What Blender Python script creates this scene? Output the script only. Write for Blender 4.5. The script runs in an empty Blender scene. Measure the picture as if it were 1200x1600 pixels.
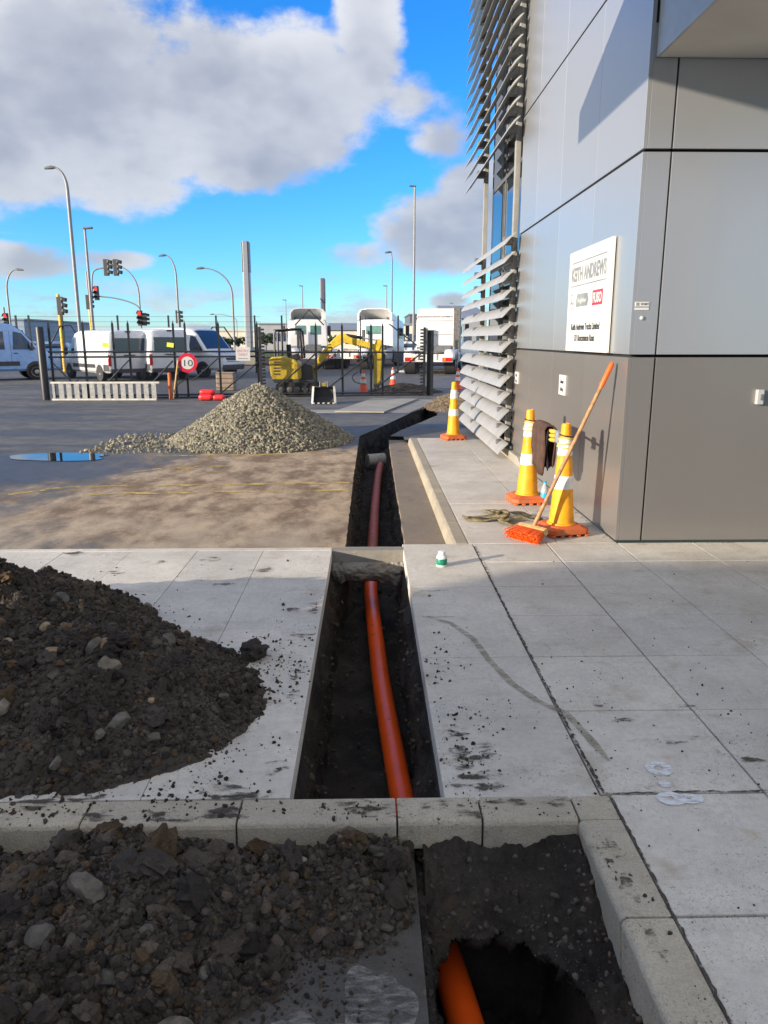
import bpy, math, random
import numpy as np
from mathutils import Vector, Matrix, noise as mnoise
S = bpy.context.scene
C = S.collection
R = math.radians
random.seed(7)
RNG = np.random.default_rng(11)

# ------------------------------------------------------------------ camera
F_PX = 1170.0
CAM_H = 1.6
PITCH, YAW = 12.9946, 1.1927
cam_d = bpy.data.cameras.new('camera')
cam_d.sensor_fit = 'VERTICAL'
cam_d.sensor_height = 36.0
cam_d.lens = 36.0 * F_PX / 1600.0
cam_d.clip_start = 0.05
cam_d.clip_end = 3000
cam = bpy.data.objects.new('camera', cam_d)
cam.location = (0, 0, CAM_H)
cam.rotation_euler = (R(90 - PITCH), 0, R(-YAW))
C.objects.link(cam)
S.camera = cam
S.render.resolution_x, S.render.resolution_y = 768, 1024

# ------------------------------------------------------------------ light
SUN_EL, SUN_AZ = 11.5, 28.3            # travel direction: 28.3 deg from +X towards +Y
sd = Vector((math.cos(R(SUN_AZ)) * math.cos(R(SUN_EL)), math.sin(R(SUN_AZ)) * math.cos(R(SUN_EL)), -math.sin(R(SUN_EL))))
sun_l = bpy.data.lights.new('sun', 'SUN')
sun_l.energy = 3.2
sun_l.angle = R(0.5)
sun_l.color = (1.0, 0.86, 0.68)
sun = bpy.data.objects.new('sun', sun_l)
sun.rotation_euler = sd.to_track_quat('-Z', 'Y').to_euler()
C.objects.link(sun)
S.view_settings.view_transform = 'Standard'
S.view_settings.look = 'None'
S.view_settings.gamma = 1
S.view_settings.use_curve_mapping = False
S.view_settings.exposure = 1.4
S.render.engine = 'CYCLES'
S.cycles.max_bounces = 6
S.cycles.diffuse_bounces = 3
S.cycles.glossy_bounces = 3
S.cycles.transmission_bounces = 4


class NT:
    """small node-tree helper"""
    def __init__(s, tree):
        s.t = tree
        s.n = tree.nodes
        s.l = tree.links
    def new(s, typ, **kw):
        n = s.n.new(typ)
        for k, v in kw.items():
            setattr(n, k, v)
        return n
    def put(s, inp, v):
        if v is None:
            return
        if hasattr(v, 'is_output'):
            s.l.new(v, inp)
        else:
            if isinstance(v, (tuple, list)) and len(v) == 3 and inp.type == 'RGBA':
                v = (*v, 1)
            inp.default_value = v
    def math(s, op, a, b=None, c=None, clamp=False):
        n = s.new('ShaderNodeMath', operation=op, use_clamp=clamp)
        s.put(n.inputs[0], a)
        s.put(n.inputs[1], b)
        s.put(n.inputs[2], c)
        return n.outputs[0]
    def mix(s, f, a, b, mode='MIX'):
        n = s.new('ShaderNodeMix', data_type='RGBA', blend_type=mode)
        s.put(n.inputs[0], f)
        s.put(n.inputs[6], a)
        s.put(n.inputs[7], b)
        return n.outputs[2]
    def mixf(s, f, a, b):
        n = s.new('ShaderNodeMix', data_type='FLOAT')
        s.put(n.inputs[0], f)
        s.put(n.inputs[2], a)
        s.put(n.inputs[3], b)
        return n.outputs[0]
    def smooth(s, v, a, b, lo=0.0, hi=1.0):
        n = s.new('ShaderNodeMapRange', interpolation_type='SMOOTHSTEP')
        s.put(n.inputs[0], v)
        n.inputs[1].default_value, n.inputs[2].default_value = a, b
        n.inputs[3].default_value, n.inputs[4].default_value = lo, hi
        return n.outputs[0]
    def noise(s, vec, scale, detail=4, rough=0.55, dist=0.0):
        n = s.new('ShaderNodeTexNoise')
        s.put(n.inputs['Vector'], vec)
        n.inputs['Scale'].default_value = scale
        n.inputs['Detail'].default_value = detail
        n.inputs['Roughness'].default_value = rough
        n.inputs['Distortion'].default_value = dist
        return n.outputs[0]
    def vmul(s, v, sc, off=(0, 0, 0)):
        n = s.new('ShaderNodeVectorMath', operation='MULTIPLY_ADD')
        s.put(n.inputs[0], v)
        n.inputs[1].default_value = sc
        n.inputs[2].default_value = off
        return n.outputs[0]
    def sep(s, v):
        n = s.new('ShaderNodeSeparateXYZ')
        s.put(n.inputs[0], v)
        return n.outputs


def pix_dir(px, py):
    p, a = R(PITCH), R(YAW)
    f = Vector((math.sin(a) * math.cos(p), math.cos(a) * math.cos(p), -math.sin(p)))
    r = Vector((math.cos(a), -math.sin(a), 0))
    u = r.cross(f)
    return f + r * ((px - 600) / F_PX) - u * ((py - 800) / F_PX)


def at(px, py, Y):
    """world point seen at photo pixel (px, py) at distance Y"""
    d = pix_dir(px, py)
    return Vector((0, 0, CAM_H)) + d * (Y / d.y)


def gnd(px, py, z=0.0):
    d = pix_dir(px, py)
    return Vector((0, 0, CAM_H)) + d * ((z - CAM_H) / d.z)


# ------------------------------------------------------------------ sky
SKY_STR = 0.15
w = bpy.data.worlds.new('World')
S.world = w
w.use_nodes = True
w.cycles.sampling_method = 'MANUAL'
w.cycles.sample_map_resolution = 512
wt = NT(w.node_tree)
wt.n.clear()
out = wt.new('ShaderNodeOutputWorld')
bg = wt.new('ShaderNodeBackground')
wt.l.new(bg.outputs[0], out.inputs[0])
sky = wt.new('ShaderNodeTexSky', sky_type='NISHITA')
sky.sun_disc = False
sky.sun_elevation = R(SUN_EL)
sky.sun_rotation = math.atan2(-sd.x, -sd.y) % (2 * math.pi)
sky.air_density, sky.dust_density, sky.ozone_density = 1.0, 0.1, 5.0
hs = wt.new('ShaderNodeHueSaturation')
hs.inputs['Saturation'].default_value = 1.15
hs.inputs['Value'].default_value = 1.0
wt.l.new(sky.outputs[0], hs.inputs['Color'])
tc = wt.new('ShaderNodeTexCoord')
dx, dy, dz = wt.sep(tc.outputs['Generated'])
azm = wt.math('ARCTAN2', dx, dy)
elv = wt.math('ARCSINE', dz)
vec = wt.new('ShaderNodeCombineXYZ')
wt.put(vec.inputs[0], azm)
wt.put(vec.inputs[1], wt.math('MULTIPLY', elv, 1.5))
vec = vec.outputs[0]
n1 = wt.noise(vec, 3.6, 7, 0.56, 0.15)
n1b = wt.noise(wt.vmul(vec, (1, 1, 1), (-0.05, 0.06, 0)), 3.6, 4, 0.55)
n3 = wt.noise(wt.vmul(vec, (1, 1.1, 1), (7.3, 2.9, 0)), 13.0, 6, 0.58)
n2 = wt.noise(wt.vmul(vec, (1, 1.6, 1), (3.1, 7.7, 0)), 2.2, 5, 0.58)
# cumulus banks: centre and radii as seen in the photograph (pixels -> angles)
BANKS = [(115, 120, 165, 150, 1), (335, 150, 165, 110, 1), (455, 160, 130, 105, 1), (580, 40, 58, 105, 0.9), (390, 235, 140, 66, 1), (-60, 190, 150, 110, 1), (200, 190, 130, 120, 1),
         (690, 365, 115, 72, 0.95), (765, 300, 90, 55, 0.95), (560, 398, 90, 26, 0.55), (710, 205, 70, 60, 0.45), (640, 150, 70, 40, 0.4),
         (705, 470, 50, 20, 0.75), (40, 408, 80, 30, 0.55), (90, 285, 190, 40, 0.45), (170, 405, 60, 18, 0.4)]
field = None
lift = None
for (px, py, rx, ry, st_) in BANKS:
    d = pix_dir(px, py).normalized()
    a0, e0 = math.atan2(d.x, d.y), math.asin(d.z)
    u = wt.math('DIVIDE', wt.math('SUBTRACT', azm, a0), rx / F_PX)
    v = wt.math('DIVIDE', wt.math('SUBTRACT', elv, e0), ry / F_PX)
    q = wt.math('ADD', wt.math('MULTIPLY', u, u), wt.math('MULTIPLY', v, v))
    fi = wt.math('SUBTRACT', st_, wt.math('MULTIPLY', q, st_ + (1 - st_) * 0.4))
    field = fi if field is None else wt.math('SMOOTH_MAX', field, fi, 0.35)
field = wt.math('MAXIMUM', field, -1.2)
dens = wt.math('ADD', wt.math('MULTIPLY', field, 0.80), wt.math('ADD', wt.math('MULTIPLY', wt.math('SUBTRACT', n1, 0.5), 1.7), wt.math('MULTIPLY', wt.math('SUBTRACT', n3, 0.5), 1.1)))
cover = wt.smooth(dens, 0.02, 0.42)
# low horizon cloud; unseen bright cloud elsewhere, added to fill the shaded foreground
hor = wt.smooth(elv, 0.02, 0.10, 1.0, 0.0)
farn = wt.noise(wt.vmul(vec, (1, 2.4, 1), (1.3, 0.4, 0)), 9.0, 5, 0.6)
low = wt.math('MULTIPLY', wt.smooth(farn, 0.47, 0.62), hor)
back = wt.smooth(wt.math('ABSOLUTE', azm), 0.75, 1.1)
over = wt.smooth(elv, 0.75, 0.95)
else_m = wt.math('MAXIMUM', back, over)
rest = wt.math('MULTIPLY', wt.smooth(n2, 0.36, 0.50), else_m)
wisp = wt.math('MULTIPLY', wt.smooth(wt.noise(wt.vmul(vec, (1, 5, 1), (0.2, 2.0, 0)), 5.0, 4, 0.62), 0.50, 0.72), wt.smooth(elv, 0.06, 0.16, 0.0, 0.55))
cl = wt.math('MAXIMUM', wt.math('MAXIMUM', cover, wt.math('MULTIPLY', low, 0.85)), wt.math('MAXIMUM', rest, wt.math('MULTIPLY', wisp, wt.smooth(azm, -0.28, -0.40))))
lit = wt.smooth(wt.math('ADD', wt.math('SUBTRACT', n1, n1b), wt.math('MULTIPLY', wt.math('SUBTRACT', n3, 0.5), 0.35)), -0.11, 0.13)
core = wt.smooth(dens, 0.30, 1.0)
hi_ = wt.smooth(elv, 0.20, 0.42)
lit2 = wt.math('ADD', wt.math('MULTIPLY', lit, 0.44), wt.math('ADD', wt.math('MULTIPLY', hi_, 0.26), wt.math('MULTIPLY', wt.math('SUBTRACT', 1.0, core), 0.30)), clamp=True)
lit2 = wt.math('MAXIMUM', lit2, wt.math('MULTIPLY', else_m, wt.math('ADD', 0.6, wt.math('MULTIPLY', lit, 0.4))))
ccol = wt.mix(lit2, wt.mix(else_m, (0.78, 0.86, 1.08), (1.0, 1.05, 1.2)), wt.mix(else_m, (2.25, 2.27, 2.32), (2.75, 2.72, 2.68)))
fac = wt.math('MULTIPLY', cl, wt.smooth(elv, -0.02, 0.01))
skyc = wt.mix(1.0, hs.outputs[0], (0.55, 0.71, 0.87), 'MULTIPLY')
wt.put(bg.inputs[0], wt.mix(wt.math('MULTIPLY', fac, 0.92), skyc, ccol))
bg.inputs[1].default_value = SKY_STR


# ------------------------------------------------------------------ materials
def P(name, col=(0.5, 0.5, 0.5), rough=0.6, metal=0.0, var=0.12, scale=6.0, bump=0.0, bscale=80.0, spec=0.5, tint=False, emit=None, coat=0.0, dirt=0.0, dirtcol=(0.10, 0.085, 0.065), rvar=0.1, trans=0.0):
    m = bpy.data.materials.new(name)
    m.use_nodes = True
    t = NT(m.node_tree)
    b = t.n['Principled BSDF']
    geo = t.new('ShaderNodeNewGeometry')
    pos = geo.outputs['Position']
    n = t.noise(pos, scale, 5, 0.6)
    c0 = tuple(max(0, x * (1 - var * 1.6)) for x in col)
    c1 = tuple(min(1, x * (1 + var * 1.6)) for x in col)
    c = t.mix(t.smooth(n, 0.25, 0.75), c0, c1)
    if tint:
        a = t.new('ShaderNodeAttribute', attribute_name='tint')
        c = t.mix(1.0, c, a.outputs['Color'], 'MULTIPLY')
    if dirt > 0:
        dn = t.noise(pos, scale * 2.3, 8, 0.68)
        c = t.mix(t.smooth(dn, 0.62 - dirt * 0.25, 0.72), c, dirtcol)
    t.put(b.inputs['Base Color'], c)
    t.put(b.inputs['Roughness'], t.math('ADD', rough - rvar / 2, t.math('MULTIPLY', n, rvar)))
    b.inputs['Metallic'].default_value = metal
    b.inputs['Specular IOR Level'].default_value = spec
    b.inputs['Coat Weight'].default_value = coat
    b.inputs['Transmission Weight'].default_value = trans
    if bump > 0:
        bn = t.new('ShaderNodeBump')
        bn.inputs['Strength'].default_value = min(1.0, bump)
        bn.inputs['Distance'].default_value = 0.01
        t.put(bn.inputs['Height'], t.noise(pos, bscale, 6, 0.65))
        t.l.new(bn.outputs[0], b.inputs['Normal'])
    if emit:
        t.put(b.inputs['Emission Color'], emit[0])
        b.inputs['Emission Strength'].default_value = emit[1]
    return m


def concrete_mat(name, base, stain=(0.34, 0.265, 0.165), stain_amt=0.55, speck=0.5, grain=1.0):
    m = bpy.data.materials.new(name)
    m.use_nodes = True
    t = NT(m.node_tree)
    b = t.n['Principled BSDF']
    pos = t.new('ShaderNodeNewGeometry').outputs['Position']
    oi = t.new('ShaderNodeObjectInfo').outputs['Random']
    big = t.noise(pos, 1.3, 6, 0.6)
    mid = t.noise(pos, 7.0, 6, 0.65)
    fine = t.noise(pos, 130.0 if grain > 2 else 180.0, 3, 0.7)
    c = t.mix(t.smooth(big, 0.3, 0.7), tuple(x * 0.82 for x in base), tuple(x * 1.10 for x in base))
    c = t.mix(t.math('MULTIPLY', t.smooth(mid, 0.42, 0.75), 0.45), c, tuple(x * 0.66 for x in base))
    gr = t.noise(pos, 34.0, 5, 0.75)
    c = t.mix(t.math('MULTIPLY', t.smooth(gr, 0.42, 0.72), 0.40), c, (base[0] * 0.60, base[1] * 0.58, base[2] * 0.54))
    c = t.mix(t.math('MULTIPLY', t.smooth(gr, 0.45, 0.25), 0.25), c, tuple(min(1, x * 1.25) for x in base))
    # rusty-brown blotches and drag marks
    bl = t.noise(t.vmul(pos, (1, 1, 1), (5.2, 1.7, 0)), 3.4, 6, 0.62)
    c = t.mix(t.math('MULTIPLY', t.smooth(bl, 0.56, 0.74), stain_amt), c, stain)
    dr = t.noise(t.vmul(pos, (1.2, 6.0, 1), (0.3, 0, 0)), 2.5, 6, 0.65)
    c = t.mix(t.math('MULTIPLY', t.smooth(dr, 0.52, 0.75), 0.22 * stain_amt + 0.08), c, (0.20, 0.165, 0.12))
    # fine dark grit
    sp = t.noise(pos, 62.0, 3, 0.8)
    clump = t.noise(t.vmul(pos, (1, 1, 1), (9, 3, 0)), 3.2, 4, 0.6)
    gm = t.math('MULTIPLY', t.smooth(sp, 0.60, 0.66), t.smooth(clump, 0.40, 0.62))
    c = t.mix(t.math('MULTIPLY', gm, speck), c, (0.055, 0.048, 0.042))
    sp2 = t.noise(t.vmul(pos, (1, 1, 1), (2.2, 8.1, 0)), 135.0, 2, 0.8)
    c = t.mix(t.math('MULTIPLY', t.math('MULTIPLY', t.smooth(sp2, 0.60, 0.67), t.smooth(clump, 0.35, 0.6)), speck * 0.8), c, (0.09, 0.08, 0.068))
    ru = t.noise(t.vmul(pos, (1, 1, 1), (11.3, 6.4, 0)), 4.6, 5, 0.62)
    c = t.mix(t.math('MULTIPLY', t.smooth(ru, 0.63, 0.74), 0.55), c, (0.46, 0.33, 0.15))
    sc_ = t.noise(t.vmul(pos, (5.5, 1.1, 1), (1.4, 0.6, 0)), 3.1, 7, 0.7)
    c = t.mix(t.math('MULTIPLY', t.smooth(sc_, 0.58, 0.74), 0.30), c, (0.15, 0.13, 0.105))
    so = t.noise(t.vmul(pos, (1, 1, 1), (3.9, 15.2, 0)), 9.0, 7, 0.72)
    c = t.mix(t.math('MULTIPLY', t.math('MULTIPLY', t.smooth(so, 0.58, 0.70), t.smooth(clump, 0.42, 0.66)), speck * 0.7), c, (0.13, 0.108, 0.082))
    c = t.mix(1.0, c, t.mix(oi, (0.93, 0.93, 0.94), (1.04, 1.03, 1.01)), 'MULTIPLY')
    c = t.mix(t.math('MULTIPLY', t.smooth(fine, 0.35, 0.75), 0.22 * grain), c, tuple(x * 0.55 for x in base))
    t.put(b.inputs['Base Color'], c)
    t.put(b.inputs['Roughness'], t.mixf(big, 0.55, 0.85))
    bn = t.new('ShaderNodeBump')
    bn.inputs['Strength'].default_value = 0.35 * grain
    bn.inputs['Distance'].default_value = 0.006
    t.put(bn.inputs['Height'], t.math('ADD', fine, t.math('MULTIPLY', mid, 1.2)))
    t.l.new(bn.outputs[0], b.inputs['Normal'])
    return m


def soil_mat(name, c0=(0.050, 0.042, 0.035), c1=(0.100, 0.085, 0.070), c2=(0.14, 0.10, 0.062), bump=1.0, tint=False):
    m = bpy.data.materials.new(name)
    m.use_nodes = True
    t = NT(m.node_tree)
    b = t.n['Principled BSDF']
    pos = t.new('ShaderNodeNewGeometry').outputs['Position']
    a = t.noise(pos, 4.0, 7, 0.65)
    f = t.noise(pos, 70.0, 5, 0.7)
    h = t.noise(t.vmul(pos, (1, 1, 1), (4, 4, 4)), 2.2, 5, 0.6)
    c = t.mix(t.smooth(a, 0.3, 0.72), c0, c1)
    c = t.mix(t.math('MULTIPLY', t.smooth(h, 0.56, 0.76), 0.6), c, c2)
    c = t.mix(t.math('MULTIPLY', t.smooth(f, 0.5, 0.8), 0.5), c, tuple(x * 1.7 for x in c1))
    if tint:
        c = t.mix(1.0, c, t.new('ShaderNodeAttribute', attribute_name='tint').outputs['Color'], 'MULTIPLY')
    t.put(b.inputs['Base Color'], c)
    b.inputs['Roughness'].default_value = 0.93
    b.inputs['Specular IOR Level'].default_value = 0.25
    bn = t.new('ShaderNodeBump')
    bn.inputs['Strength'].default_value = bump
    bn.inputs['Distance'].default_value = 0.02
    t.put(bn.inputs['Height'], t.math('ADD', t.math('MULTIPLY', f, 0.6), t.noise(pos, 24.0, 5, 0.65)))
    t.l.new(bn.outputs[0], b.inputs['Normal'])
    return m


def yard_mat():
    m = bpy.data.materials.new('yard_asphalt')
    m.use_nodes = True
    t = NT(m.node_tree)
    b = t.n['Principled BSDF']
    pos = t.new('ShaderNodeNewGeometry').outputs['Position']
    x, y, z = t.sep(pos)
    mid = t.noise(pos, 3.0, 6, 0.62)
    fine = t.noise(pos, 120.0, 3, 0.75)
    c = t.mix(t.smooth(mid, 0.3, 0.7), (0.075, 0.076, 0.078), (0.135, 0.134, 0.132))
    c = t.mix(t.math('MULTIPLY', t.smooth(fine, 0.45, 0.8), 0.5), c, (0.17, 0.17, 0.165))
    # mud tracked over the asphalt beside the trench
    ex = t.math('DIVIDE', t.math('SUBTRACT', x, -0.3), 3.2)
    ey = t.math('DIVIDE', t.math('SUBTRACT', y, 8.0), 3.7)
    q = t.math('SUBTRACT', 1.0, t.math('ADD', t.math('MULTIPLY', ex, ex), t.math('MULTIPLY', ey, ey)))
    str_ = t.noise(t.vmul(pos, (1.5, 0.85, 1)), 1.1, 9, 0.68)
    mudf = t.math('ADD', t.math('MULTIPLY', q, 0.8), t.math('MULTIPLY', t.math('SUBTRACT', str_, 0.5), 2.4))
    mud = t.smooth(mudf, -0.32, 0.30)
    mc = t.mix(t.smooth(t.noise(t.vmul(pos, (1.6, 0.9, 1), (2, 2, 0)), 1.7, 10, 0.74), 0.36, 0.64), (0.17, 0.105, 0.055), (0.52, 0.395, 0.26))
    mc = t.mix(t.math('MULTIPLY', t.smooth(fine, 0.4, 0.8), 0.35), mc, (0.10, 0.07, 0.045))
    mc = t.mix(t.math('MULTIPLY', t.smooth(t.noise(pos, 38.0, 5, 0.75), 0.50, 0.72), 0.55), mc, (0.12, 0.08, 0.048))
    c = t.mix(t.math('MULTIPLY', mud, 0.92), c, mc)
    # near edge, greyer and sandy
    nb = t.math('MULTIPLY', t.smooth(y, 7.4, 6.0), t.smooth(str_, 0.35, 0.62))
    c = t.mix(t.math('MULTIPLY', nb, 0.65), c, (0.38, 0.325, 0.25))
    # wet patches
    wetn = t.noise(t.vmul(pos, (0.35, 1.0, 1), (3.3, 1.9, 0)), 0.75, 6, 0.6)
    wet = t.math('MULTIPLY', t.smooth(wetn, 0.47, 0.60), t.math('SUBTRACT', 1.0, t.math('MULTIPLY', mud, 0.85)))
    ax = t.math('DIVIDE', t.math('SUBTRACT', x, -4.9), 2.6)
    ay = t.math('DIVIDE', t.math('SUBTRACT', y, 9.7), 1.5)
    wq = t.smooth(t.math('ADD', t.math('SUBTRACT', 1.0, t.math('ADD', t.math('MULTIPLY', ax, ax), t.math('MULTIPLY', ay, ay))), t.math('MULTIPLY', t.math('SUBTRACT', mid, 0.5), 1.5)), 0.1, 0.6)
    wet = t.math('MAXIMUM', t.math('MULTIPLY', wet, 0.7), wq)
    c = t.mix(t.math('MULTIPLY', wet, 0.62), c, (0.022, 0.024, 0.03))
    t.put(b.inputs['Base Color'], c)
    t.put(b.inputs['Roughness'], t.mixf(wet, 0.85, 0.42))
    bn = t.new('ShaderNodeBump')
    bn.inputs['Strength'].default_value = 0.5
    bn.inputs['Distance'].default_value = 0.008
    t.put(bn.inputs['Height'], t.math('ADD', fine, mid))
    t.l.new(bn.outputs[0], b.inputs['Normal'])
    return m


def worn_paint(name, col, keep=0.5, scale=9.0, soft=0.06, top=1.0):
    m = bpy.data.materials.new(name)
    m.use_nodes = True
    t = NT(m.node_tree)
    b = t.n['Principled BSDF']
    pos = t.new('ShaderNodeNewGeometry').outputs['Position']
    n = t.noise(t.vmul(pos, (0.6, 1.6, 1)), scale, 8, 0.7, 0.3)
    t.put(b.inputs['Base Color'], t.mix(n, tuple(x * 0.75 for x in col), col))
    b.inputs['Roughness'].default_value = 0.8
    mid_ = 0.66 - keep * 0.28
    t.put(b.inputs['Alpha'], t.smooth(n, mid_ - soft, mid_ + soft, 0.0, top))
    return m


def panel_mat(name, col, rough, metal):
    m = bpy.data.materials.new(name)
    m.use_nodes = True
    t = NT(m.node_tree)
    b = t.n['Principled BSDF']
    pos = t.new('ShaderNodeNewGeometry').outputs['Position']
    n = t.noise(pos, 1.1, 4, 0.5)
    str_ = t.noise(t.vmul(pos, (3, 3, 0.4)), 1.5, 4, 0.55)
    oi = t.new('ShaderNodeObjectInfo').outputs['Random']
    c = t.mix(oi, tuple(x * 0.95 for x in col), tuple(x * 1.04 for x in col))
    c = t.mix(t.math('MULTIPLY', t.smooth(str_, 0.5, 0.8), 0.05), c, tuple(x * 0.7 for x in col))
    t.put(b.inputs['Base Color'], c)
    t.put(b.inputs['Roughness'], t.math('ADD', rough - 0.02, t.math('MULTIPLY', n, 0.05)))
    b.inputs['Metallic'].default_value = metal
    bn = t.new('ShaderNodeBump')
    bn.inputs['Strength'].default_value = 0.06
    bn.inputs['Distance'].default_value = 0.02
    t.put(bn.inputs['Height'], n)
    t.l.new(bn.outputs[0], b.inputs['Normal'])
    return m


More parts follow.
